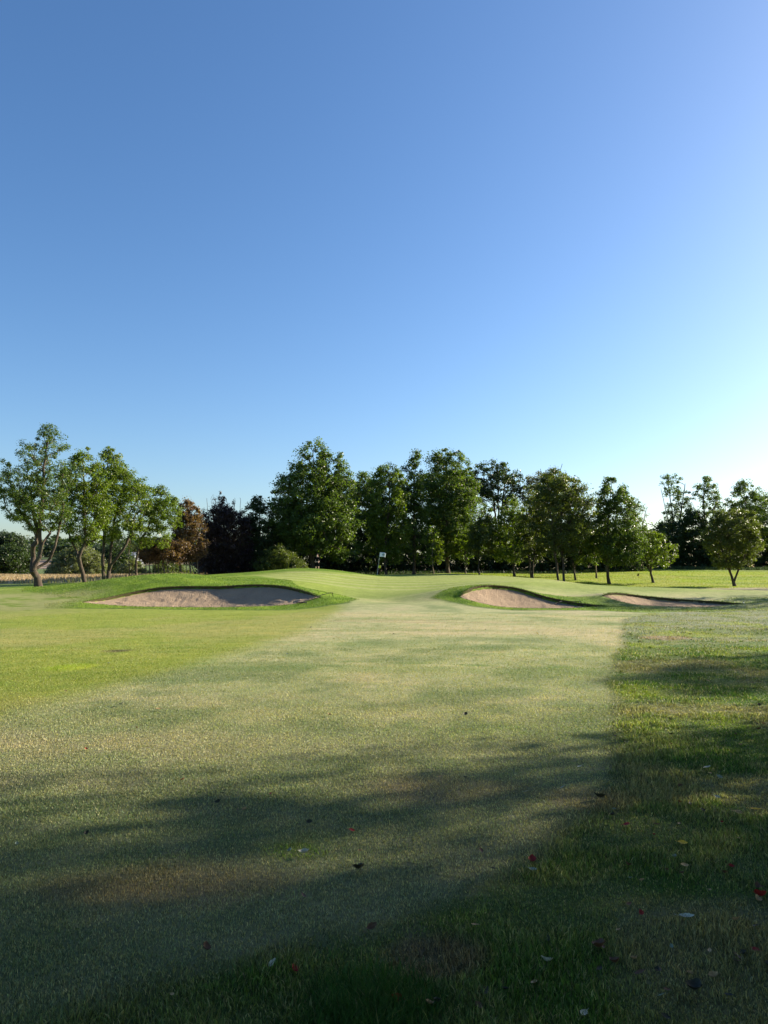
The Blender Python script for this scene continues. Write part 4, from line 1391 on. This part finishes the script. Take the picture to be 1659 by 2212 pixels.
# round grey emblem laid on the camera side of the cloth
ev, ef = [], []
cs_, ct_ = 0.62, 0.47
for ring, rr in enumerate((0.0, 0.045, 0.075, 0.09, 0.12)):
    for k in range(20):
        w = 2 * math.pi * k / 20
        s = cs_ + rr * math.cos(w) / 0.54
        t = ct_ + rr * math.sin(w) / 0.40
        base = (pt - ax_ * 0.02) - ax_ * (t * 0.40)
        ev.append(base + np.array([s * 0.54, 0.09 * math.sin(s * 5.5 + t * 1.2 + 0.4) * s - 0.008, -0.1 * s * s * 0.8 - 0.03 * math.sin(s * 7) * s]) - pb)
for ring in (0, 1, 3):
    for k in range(20):
        k2 = (k + 1) % 20
        ef.append((ring * 20 + k, ring * 20 + k2, (ring + 1) * 20 + k2, (ring + 1) * 20 + k))
mesh('emblem', ev, ef, M_emblem, fl)
flag_mesh('pennant', 0.24, 0.22, pt - ax_ * 1.27, M_yellow, 0.03, fe, 1.0, 0.03)
tube('hole_cup', [pb + np.array([0, 0, -0.02]), pb + np.array([0, 0, 0.006])], 0.054, M_cup, fe, pb, 16)


# bunker rakes
def rake(label, head, bend, tip, hd, sag=0.0, name='bunker_rake', length_r=0.015):
    head, bend, tip = map(np.array, (head, bend, tip))
    e = empty(name, tuple(head), label, 'rake', 'rakes lying at the bunkers')
    mid = 0.5 * (head + bend) + np.array([0, 0, sag])
    q1 = bend + (bend - head) / np.linalg.norm(bend - head) * 0.05 + np.array([0, 0, 0.0])
    P = [head, mid, bend, 0.55 * bend + 0.45 * tip + np.array([0.06, 0, 0.07]), tip]
    tube('handle', P, [length_r] * 3 + [length_r] * 2, M_black, e, head)
    hd = np.array(hd, float)
    hd /= np.linalg.norm(hd)
    hb = tube('rake_head', [head - hd * 0.26, head, head + hd * 0.26], [0.022, 0.026, 0.022], M_black, e, head)
    for k in range(9):
        c = head + hd * (-0.24 + 0.06 * k)
        tube('tine', [c, c + np.array([0, 0.01, -0.075])], [0.009, 0.004], M_black, hb, head, 4)
    return e


def sandz(x, y, up=0.05):
    return hz(x, y) + up


h1 = at(651, 1301.5, 34.6)
e1 = at(713.5, 1280.5, 36.2)
t1 = at(719, 1287.5, 36.4)
rake('black rake leaning out of the left bunker over its right hand grass edge', h1, e1, t1, (1, 0.35, 0), 0.05)
h2 = at(1206, 1301.5, 35.8)
rake('black rake lying inside the steep faced bunker', h2, at(1249, 1299, 35.6), at(1256, 1307.5, 35.3), (0.75, 0.5, 0.22), 0.02)
h3 = at(1600, 1304.5, 39.1)
r3 = rake('dark rake tucked into the right end of the furthest right bunker', h3, at(1603, 1303.2, 40.3), at(1606, 1303, 40.5), (0.8, 0.4, 0), 0.0)


def cap_piece(p, r, mat, parent, name='white_cap'):
    off = np.array(parent.location)
    P = [np.array(p) + np.array([0, 0, dz]) for dz in (-r, -0.5 * r, 0, 0.5 * r, r)]
    return tube(name, P, [0.3 * r, 0.85 * r, r, 0.85 * r, 0.3 * r], mat, parent, off, 10)


cap_piece(at(1252, 1300, 35.55), 0.022, M_whitep, bpy.data.objects['bunker_rake.001'], 'end_cap')
cap_piece(at(1606.5, 1302.3, 40.0), 0.03, M_whitep, r3, 'end_cap')


# person behind the second mound
def skin_obj(name, chains, radii, mat, parent, off, lv=2):
    V, E, Rr = [], [], []
    for ch, rr in zip(chains, radii):
        last = None
        for p, r in zip(ch, rr):
            if isinstance(p, int):
                last = p
                continue
            V.append(tuple(p))
            Rr.append(r)
            if last is not None: E.append((last, len(V) - 1))
            last = len(V) - 1
    m = bpy.data.meshes.new(name)
    m.from_pydata(V, E, [])
    o = bpy.data.objects.new(name, m)
    COL.objects.link(o)
    o.modifiers.new('skin', 'SKIN')
    if not m.skin_vertices: 
        bpy.context.view_layer.objects.active = o
    for i, sv in enumerate(m.skin_vertices[0].data):
        sv.radius = (Rr[i], Rr[i])
        sv.use_root = (i == 0)
    sb = o.modifiers.new('sub', 'SUBSURF')
    sb.levels = lv
    sb.render_levels = lv
    m.materials.append(mat)
    if parent: o.parent = parent
    return o


pp = at(685, 1229, 71.5)
gp = hz(pp[0], 71.5)
pe = empty('person', (pp[0], 71.5, gp), 'person in dark shirt and shorts with bare calves standing behind the far mound', 'person')
try:
    body = [[(0, 0, .95), (0, 0.01, 1.15), (0, 0, 1.38), (0, 0, 1.50), (0, -0.01, 1.58), (0, -0.01, 1.68)],
            [0, (-0.11, 0, .86), (-0.13, 0, .50), (-0.14, 0.02, .10), (-0.15, -0.12, .04)],
            [0, (0.11, 0, .86), (0.13, -0.03, .50), (0.15, 0.0, .10), (0.16, -0.14, .04)],
            [2, (-0.19, 0, 1.40), (-0.24, -0.02, 1.14), (-0.18, -0.18, 0.98), (-0.14, -0.24, 0.95)],
            [2, (0.19, 0, 1.40), (0.25, -0.02, 1.14), (0.18, -0.2, 1.0), (0.13, -0.26, 0.97)]]
    rad = [[.14, .13, .15, .055, .09, .085], [0, .09, .062, .04, .04], [0, .09, .062, .04, .04], [0, .06, .045, .032, .035], [0, .06, .045, .032, .035]]
    bd = skin_obj('body', body, rad, M_skin, pe, None)
    sh = skin_obj('shirt', [[(0, 0, .98), (0, 0.01, 1.15), (0, 0, 1.36), (0, 0, 1.46)], [2, (-0.20, 0, 1.40), (-0.24, -0.02, 1.12), (-0.20, -0.14, 1.02)], [2, (0.20, 0, 1.40), (0.25, -0.02, 1.12), (0.2, -0.15, 1.03)]],
                  [[.165, .155, .175, .08], [0, .085, .065, .05], [0, .085, .065, .05]], M_navy, pe, None)
    so = skin_obj('shorts', [[(0, 0, .98), (0, 0, .9)], [1, (-0.12, 0, .80), (-0.135, 0, .52)], [1, (0.12, 0, .80), (0.135, -0.02, .52)]],
                  [[.165, .15], [0, .115, .09], [0, .115, .09]], M_navy, pe, None)
    ha = skin_obj('hair', [[(0, 0.01, 1.66), (0, 0.02, 1.72), (0, -0.01, 1.76)]], [[.10, .105, .075]], M_hair, pe, None)
except Exception as ex:
    print('person failed', ex)
    raise

# bird low over the meadow
bp_ = at(1378, 1243.5, 90)
be = empty('flying_bird', tuple(bp_), 'small dark bird low over the bright meadow', 'bird')
tube('body', [bp_ + np.array(q) for q in ((-.14, 0, .06), (-.10, 0, .07), (-.05, 0, .03), (.04, 0, 0), (.12, 0, -.02), (.20, 0, -.02))], [.012, .035, .05, .055, .03, .02], M_black, be, bp_)
for s in (-1, 1):
    w = np.array([(-.05, s * .03, .04), (.06, s * .03, .02), (.10, s * .12, .16), (-.02, s * .13, .17), (.14, s * .2, .26), (.06, s * .2, .27)]) 
    mesh('wing', w, [(0, 1, 2, 3), (3, 2, 4, 5)], M_black, be)


# far farm buildings
M_wall = simple('white_render', (0.72, 0.70, 0.66), 0.9, nscale=1)
M_roof = simple('slate_roof', (0.30, 0.32, 0.36), 0.8, nscale=2)
M_glass = simple('dark_window', (0.05, 0.06, 0.07), 0.3, nscale=2)
M_sheet = simple('grey_sheeting', (0.20, 0.21, 0.24), 0.7, nscale=1)


def building(name, label, u, v, Y, w, d, h, rh, wallm, roofm, nwin, rz=0.0):
    p = at(u, v, Y)
    g = p[2]
    g0 = min(hz(p[0], Y), g)
    e = empty(name, (p[0], Y, g), label, 'building', rz=rz)
    W, D = w / 2, d / 2
    b = g0 - g - 1.0
    V = [(-W, -D, b), (W, -D, b), (W, D, b), (-W, D, b), (-W, -D, h), (W, -D, h), (W, D, h), (-W, D, h)]
    Fc = [(0, 1, 5, 4), (1, 2, 6, 5), (2, 3, 7, 6), (3, 0, 4, 7)]
    m = bpy.data.meshes.new('wall')
    m.from_pydata(V + [(-W, 0, h + rh), (W, 0, h + rh)], [], Fc + [(4, 7, 8), (5, 9, 6)])
    m.materials.append(wallm)
    o = bpy.data.objects.new('wall', m)
    COL.objects.link(o)
    o.parent = e
    k = 0.4
    t_ = 0.15
    RV = [(-W - k, -D - k, h - k * rh / D), (W + k, -D - k, h - k * rh / D), (W + k, 0, h + rh), (-W - k, 0, h + rh), (W + k, D + k, h - k * rh / D), (-W - k, D + k, h - k * rh / D)]
    RV += [(x_, y_, z_ + t_) for x_, y_, z_ in RV]
    RF = [(6, 7, 8, 9), (9, 8, 10, 11), (0, 3, 2, 1), (3, 5, 4, 2), (0, 1, 7, 6), (4, 5, 11, 10), (1, 2, 8, 7), (2, 4, 10, 8), (3, 0, 6, 9), (5, 3, 9, 11)]
    m = bpy.data.meshes.new('roof')
    m.from_pydata(RV, [], RF)
    m.materials.append(roofm)
    o = bpy.data.objects.new('roof', m)
    COL.objects.link(o)
    o.parent = e
    for i_ in range(nwin):
        cx = -W + w * (i_ + 0.5) / nwin
        mesh('window', [(cx - .5, -D - .03, h * .4), (cx + .5, -D - .03, h * .4), (cx + .5, -D - .03, h * .8), (cx - .5, -D - .03, h * .8)], [(0, 1, 2, 3)], M_glass, e)
    return e


building('farmhouse', 'small white farmhouse with a slate roof behind the forked tree', 180, 1216, 245, 6, 6, 1.9, 1.5, M_wall, M_roof, 2)
building('farm_barn', 'long low grey barn roof between the trees in the distance', 275, 1203, 250, 8, 9, 0.4, 1.0, M_sheet, M_sheet, 0)
building('white_cottage', 'white cottage showing through the trees at the far left edge', 4, 1210, 230, 9, 7, 2.6, 2.0, M_wall, M_roof, 2)


# fallen leaves
def leaf_src(seed, L=0.06, W=0.036, curl=0.35):
    rr = np.random.default_rng(seed)
    nx_, ny_ = 8, 4
    V, Fc = [], []
    for i in range(nx_ + 1):
        s = i / nx_
        w = W * 0.5 * math.sin(math.pi * min(1, s * 0.95 + 0.03)) ** 0.8
        for j in range(-ny_, ny_ + 1):
            t = j / ny_
            zig = 1 + 0.15 * math.sin(s * 22)
            V.append((s * L - L / 2, t * w * zig, curl * L * ((s - 0.5) ** 2 + 0.9 * (t * w / W) ** 2) + rr.normal(0, 0.0006) + 0.004))
    k = 2 * ny_ + 1
    for i in range(nx_):
        for j in range(2 * ny_):
            Fc.append((i * k + j, i * k + j + 1, (i + 1) * k + j + 1, (i + 1) * k + j))
    b = len(V)
    V += [(-L / 2, -0.001, 0.006), (-L / 2, 0.001, 0.006), (-L * 0.85, 0.001, 0.013), (-L * 0.85, -0.001, 0.013)]
    Fc.append((b, b + 1, b + 2, b + 3))
    return V, Fc


LM = {}
for nm, c in dict(brown=(0.12, 0.06, 0.03), red=(0.28, 0.02, 0.015), pale=(0.42, 0.42, 0.32), tan=(0.40, 0.26, 0.12), yellow=(0.70, 0.42, 0.04), dark=(0.035, 0.035, 0.02), grey=(0.22, 0.28, 0.22)).items():
    t = NT(nm + '_leaf')
    n_ = t.noise(60, 4, 0.6, t.n('ShaderNodeTexCoord').outputs['Object'])
    t.done(t.bsdf(t.mix(t.rng(n_, .3, .7, 0, 1), tuple(q * .6 for q in c), tuple(min(1, q * 1.25) for q in c)), 0.6, 0.3).outputs[0])
    LM[nm] = t.m
srcs = {}
for ci, cn in enumerate(LM):
    for k in range(2):
        V, Fc = leaf_src(ci * 3 + k, 0.06, (0.032, 0.042)[k], (0.5, 1.3)[k])
        o = mesh('fallen_leaf', V, Fc, LM[cn], smooth=True, link=False)
        srcs[(cn, k)] = o.data


def put_leaf(u, v, cn, size, k, label, group=None, rz=None):
    x, y = G(u, v)
    o = bpy.data.objects.new('fallen_leaf', srcs[(cn, k)])
    COL.objects.link(o)
    rr = random.Random(int(u * 7 + v))
    s = size / 0.06 * 0.88
    o.scale = (s, s, s)
    o.location = (x, y, hz(x, y) + 0.020)
    o.rotation_euler = (rr.uniform(-.5, .5), rr.uniform(-.4, .4), rr.uniform(0, 6.28) if rz is None else rz)
    tag(o, label, 'leaf', group)


for a_ in [(775, 1886, 'dark', 0.095, 1, 'large dark leaf with a stalk lying in the middle of the shaded fairway'),
           (657, 1850, 'pale', 0.07, 1, 'curled pale leaf beside the bright green spot in the fairway'),
           (1485, 1991, 'pale', 0.075, 0, 'whitish leaf lying flat in the dark rough at the right'),
           (1645, 1948, 'red', 0.085, 1, 'big red leaf at the right edge of the picture'),
           (857, 2174, 'red', 0.06, 1, 'crimson leaf at the bottom edge right of the grass tuft'),
           (1633, 1757, 'yellow', 0.075, 0, 'yellow leaf near the right edge'),
           (1596, 1763, 'tan', 0.07, 0, 'orange tan leaf left of the yellow leaf'),
           (1155, 2135, 'tan', 0.055, 0, 'rolled tan leaf near the bottom of the rough'),
           (1182, 2088, 'pale', 0.06, 1, 'cream rolled leaf above the rolled tan leaf'),
           (1296, 2058, 'brown', 0.09, 1, 'crumpled brown leaf in the middle of the dark rough'),
           (1500, 2150, 'dark', 0.09, 1, 'blackish crumpled leaf near the bottom right corner'),
           (1152, 1888, 'grey', 0.07, 0, 'grey green leaf at the edge of the rough'),
           (1150, 1868, 'red', 0.07, 1, 'dark red leaf just above the grey green leaf'),
           (1296, 1731, 'dark', 0.10, 1, 'dark crumpled leaf at the edge between fairway and rough'),
           (1136, 1717, 'pale', 0.06, 0, 'thin whitish leaf on the shaded fairway near the rough'),
           (1252, 1662, 'pale', 0.06, 0, 'small whitish leaf close to the rough edge'),
           (1528, 1665, 'pale', 0.08, 0, 'pale green leaf lying on the shaded rough'),
           (1355, 1790, 'red', 0.06, 0, 'reddish leaf on the rough below the crumpled dark one'),
           (1420, 1790, 'brown', 0.06, 0, 'brownish leaf right of the reddish one'),
           (443, 2062, 'brown', 0.06, 1, 'dull red brown leaf in the lower left of the fairway'),
           (805, 2014, 'brown', 0.06, 1, 'russet leaf near the bottom middle'),
           (588, 2093, 'pale', 0.05, 0, 'small white leaf at the lower left'),
           (1040, 1845, 'brown', 0.05, 0, 'small brown leaf on the dim fairway left of the rough'),
           (1475, 1830, 'yellow', 0.06, 0, 'ochre leaf on the rough near the middle right'),
           (1330, 2090, 'brown', 0.06, 1, 'thin brown leaf in the lower rough'),
           (1260, 2203, 'pale', 0.05, 0, 'long pale leaf cut by the bottom edge'),
           (672, 1358, 'pale', 0.10, 1, 'white speck of a leaf on the pale far fairway'),
           (262, 1527, 'pale', 0.08, 1, 'pale leaf on the sunlit left fairway'),
           (343, 1537, 'tan', 0.09, 0, 'tan leaf on the sunlit left fairway'),
           (1005, 1549, 'dark', 0.07, 1, 'dark leaf on the sunny centre of the fairway'),
           (1160, 1370, 'yellow', 0.10, 0, 'tiny yellow leaf far up the fairway')]:
    put_leaf(*a_)
rr = random.Random(3)
for k in range(130):
    v = 1350 + 860 * rr.random() ** 1.1
    u = rr.uniform(1320, 1690) if rr.random() < 0.6 else rr.uniform(0, 1659)
    if v > 1850 and rr.random() < .4: u = rr.uniform(850, 1690)
    cn = rr.choice(['brown', 'brown', 'tan', 'dark', 'red', 'grey', 'dark', 'brown', 'tan'])
    word = dict(brown='brown', tan='tan', dark='blackish', red='red', grey='grey green')[cn]
    put_leaf(u, v, cn, rr.uniform(0.025, 0.055) * (1.3 if v < 1600 else 1), rr.choice((0, 1)), 'small ' + word + ' fallen leaf among those scattered on the grass', 'small scattered ' + word + ' leaves')
